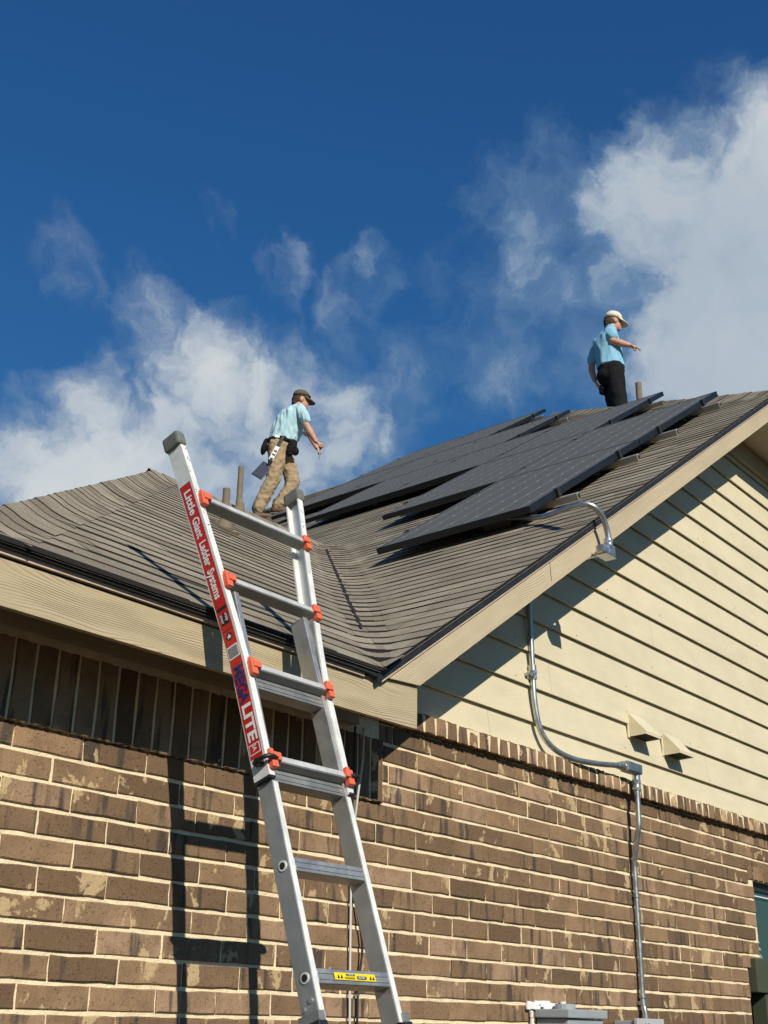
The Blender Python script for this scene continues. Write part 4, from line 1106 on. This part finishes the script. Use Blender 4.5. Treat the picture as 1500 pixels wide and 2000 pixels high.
for nm, P, r_ in (('tool_pouch', (.275, -.125, 1.005), (.060, .055, .125)), ('tool_pouch', (-.085, -.05, 1.05), (.036, .07, .12)), ('tool_pouch', (.330, -.11, .955), (.035, .05, .055))):
    b = MB(); ell(b, P, r_, Matrix.Rotation(R(14), 3, 'Y')); skin(nm, b, BLKC, m1, .010, 2, .010, (20, 20, 20))
b = MB(); b.obox((.085, -.199, 1.13), Vector((1, .15, -.1)).normalized(), Vector((-.15, 1, 0)).normalized(), Vector((.1, 0, 1)).normalized(), .032, .006, .020, bev=.004); simple('buckle', b, WHT, m1)
# things the man carries
Rm = Matrix.Rotation(-YAW, 4, 'Z'); Om = Matrix.Translation(Vector((PXm, PYm, zf))) @ Rm @ Matrix.Scale(SC1, 4)
def carried(name, label, cat, at):
    o = empty(name, label, cat); o.location = Om @ Vector(at); o.rotation_euler = (0, 0, -YAW); o.scale = (SC1, SC1, SC1); return o
tb = carried('tablet', 'dark tablet hanging at the hip of the man in khaki trousers', 'tablet', (-.085, -.15, .66))
ux = Vector((.62, -.10, -.42)).normalized(); uz = Vector((.30, .12, .62)); uz = (uz-ux*uz.dot(ux)).normalized(); un = ux.cross(uz)
b = MB(); b.obox((0, 0, 0), ux, un, uz, .082, .008, .125, bev=.006); simple('case', b, BLKP, tb)
b = MB(); b.obox(un*(.0085 if un.y < 0 else -.0085), ux, un, uz, .072, .0012, .108); simple('screen', b, SLATE, tb)
hmr = carried('hand_tool', 'black and white tool hanging from the tool belt of the man in khaki', 'tool', (.085, -.215, .93))
td = Vector((.42, 0, 1.0)).normalized(); tx = Vector((td.z, 0, -td.x)); ty = Vector((0, 1, 0))
b = MB(); b.obox(td*.125, tx, ty, td, .022, .013, .080, bev=.009); simple('grip', b, BLKP, hmr)
b = MB(); b.obox(td*-.06, tx, ty, td, .030, .010, .105, bev=.003); simple('tool_body', b, WHT, hmr)
for t_ in (-.03, -.085, -.15):
    b = MB(); b.obox(td*t_+Vector((.004, -.0108, 0)), tx, ty, td, .020, .0012, .012 if t_ > -.1 else .014); simple('dark_mark', b, BLKP, hmr)
sd_ = carried('screwdriver', 'thin screwdriver pointing down from the fist of the man in khaki', 'screwdriver', (.648, -.175, .995))
b = MB(); b.tube([(.010, 0, .045), (.004, 0, .03), (0, 0, -.035)], [.011, .013, .012], 10); simple('handle', b, BLKP, sd_, True)
b = MB(); b.tube([(0, 0, -.035), (-.010, 0, -.175)], [.0055, .0042], 8); simple('blade', b, ALUD, sd_, True)

# man standing beyond the hip, pointing down
m2 = empty('person', 'man in cream cap, blue shirt and black trousers standing beyond the solar panels', 'person')
X2, Y2 = 12.59, 6.59
z2 = ZCL+T*(Y2-YE)+.012
place(m2, X2, Y2, z2)
b = MB(); hc = (.088, -.02, 1.738); head(b, hc, f=1.03, turn=R(10))
limb(b, [(.004, -.155, 1.50, .052), (.010, -.195, 1.35, .052), (.115, -.20, 1.315, .052), (.225, -.205, 1.285, .033)])
hand(b, (.228, -.205, 1.283), (.9, .05, -.38), (.05, .85, .15), (-.35, 0, -.9), 1.0, 1.0, True)
limb(b, [(-.13, .12, 1.50, .050), (-.205, .15, 1.22, .046), (-.212, .15, 1.10, .044), (-.185, .13, .94, .030)])
hand(b, (-.185, .13, .935), (.35, -.1, -.9), (.3, .8, 0), (.8, 0, -.5), 1.0, .7)
limb(b, [(.0, 0, 1.10, .13), (-.01, 0, 1.35, .14), (.0, 0, 1.52, .11), (.025, 0, 1.60, .06)])
limb(b, [(.0, .08, 1.05, .10), (.04, .09, .50, .07), (.02, .10, .10, .045)]); limb(b, [(.02, -.08, 1.05, .10), (.07, -.09, .50, .07), (.04, -.10, .10, .045)])
skin('body', b, SKIN, m2, .0075, 3); eyes(hc, m2, R(10))
b = MB(); ell(b, (.045, -.02, 1.74), (.100, .082, .085)); ell(b, (-.005, -.02, 1.70), (.045, .062, .062))
h_ = skin('hair', b, HAIR, m2, .010, 2, .003, (40, 40, 40))
for v in h_.data.vertices:
    if v.co.x > .075 or (v.co.z < 1.68 and v.co.x > .04): v.co += (Vector((.02, -.02, 1.74))-v.co)*.45
c2 = cap_hat((.086, -.020, 1.780), CAP2, m2, R(10), R(10), 1.10)
b = MB(); b.obox((-.030, -.02, 1.812), Vector((0, 1, 0)), Vector((1, 0, 0)), Vector((0, 0, 1)), .035, .006, .015, bev=.003); simple('strap', b, BLKP, c2)
b = MB()
loft(b, [(.008, -.01, 1.055, .182, .174), (.002, -.01, 1.16, .174, .168), (-.010, -.01, 1.26, .176, .172), (-.020, -.01, 1.38, .172, .180), (-.012, -.01, 1.48, .150, .182), (.008, -.01, 1.570, .106, .145), (.030, -.015, 1.635, .074, .080)])
limb(b, [(.000, -.140, 1.515, .078), (.012, -.188, 1.430, .076)]); limb(b, [(-.115, .11, 1.49, .074), (-.200, .145, 1.25, .064)])
skin('shirt', b, SH2, m2, .0105, 3, .010, (9, 9, 5))
b = MB(); loft(b, [(.026, -.015, 1.638, .080, .084), (.032, -.015, 1.658, .074, .076), (.040, -.015, 1.674, .068, .070)]); simple('collar', b, SH2, m2, True)
b = MB(); ell(b, (.010, -.01, 1.02), (.176, .165, .15)); ell(b, (-.02, -.01, .93), (.165, .155, .14))
limb(b, [(.005, .075, 1.0, .125), (.03, .08, .72, .112), (.055, .085, .48, .090), (.03, .10, .08, .082)]); limb(b, [(.03, -.075, 1.0, .128), (.055, -.08, .72, .115), (.085, -.085, .48, .092), (.05, -.10, .08, .082)])
skin('trousers', b, BLKC, m2, .011, 3, .008, (8, 8, 8))
b = MB(); ell(b, (-.105, .03, .75), (.05, .06, .070)); skin('back_pouch', b, BLKC, m2, .010, 2, .012, (25, 25, 25))
b = MB(); b.tube([(.009, -.190, 1.43), (.0095, -.193, 1.385)], [.0560, .0550], 18, cap=False); simple('arm_tattoo', b, M('tattoo_ink', (.16, .10, .070), .6, 0, .3, (60.0, .5))[0], m2, True)
for (hx, hy) in ((.02, .10), (.04, -.10)):
    b = MB(); gz = T*(-.0*hx)+T*((-math.sin(YAW))*hx+math.cos(YAW)*hy)
    limb(b, [(hx-.03, hy, gz+.05, .048), (hx+.17, hy, gz+.04, .040)]); skin('boot', b, LEA, m2, .010, 2)
pn = empty('pen', 'thin dark pen in the pointing hand of the man in cream cap', 'pen')
O2 = Matrix.Translation(Vector((X2, Y2, z2))) @ Rm; pn.location = O2 @ Vector((.325, -.21, 1.235)); pn.rotation_euler = (0, 0, -YAW)
b = MB(); b.tube([(-.02, 0, .035), (.035, 0, -.035)], .0045, 8); simple('barrel', b, BLKP, pn, True)
b = MB(); b.tube([(.035, 0, -.035), (.042, 0, -.044)], [.0042, .001], 8); simple('tip', b, ALUD, pn, True)
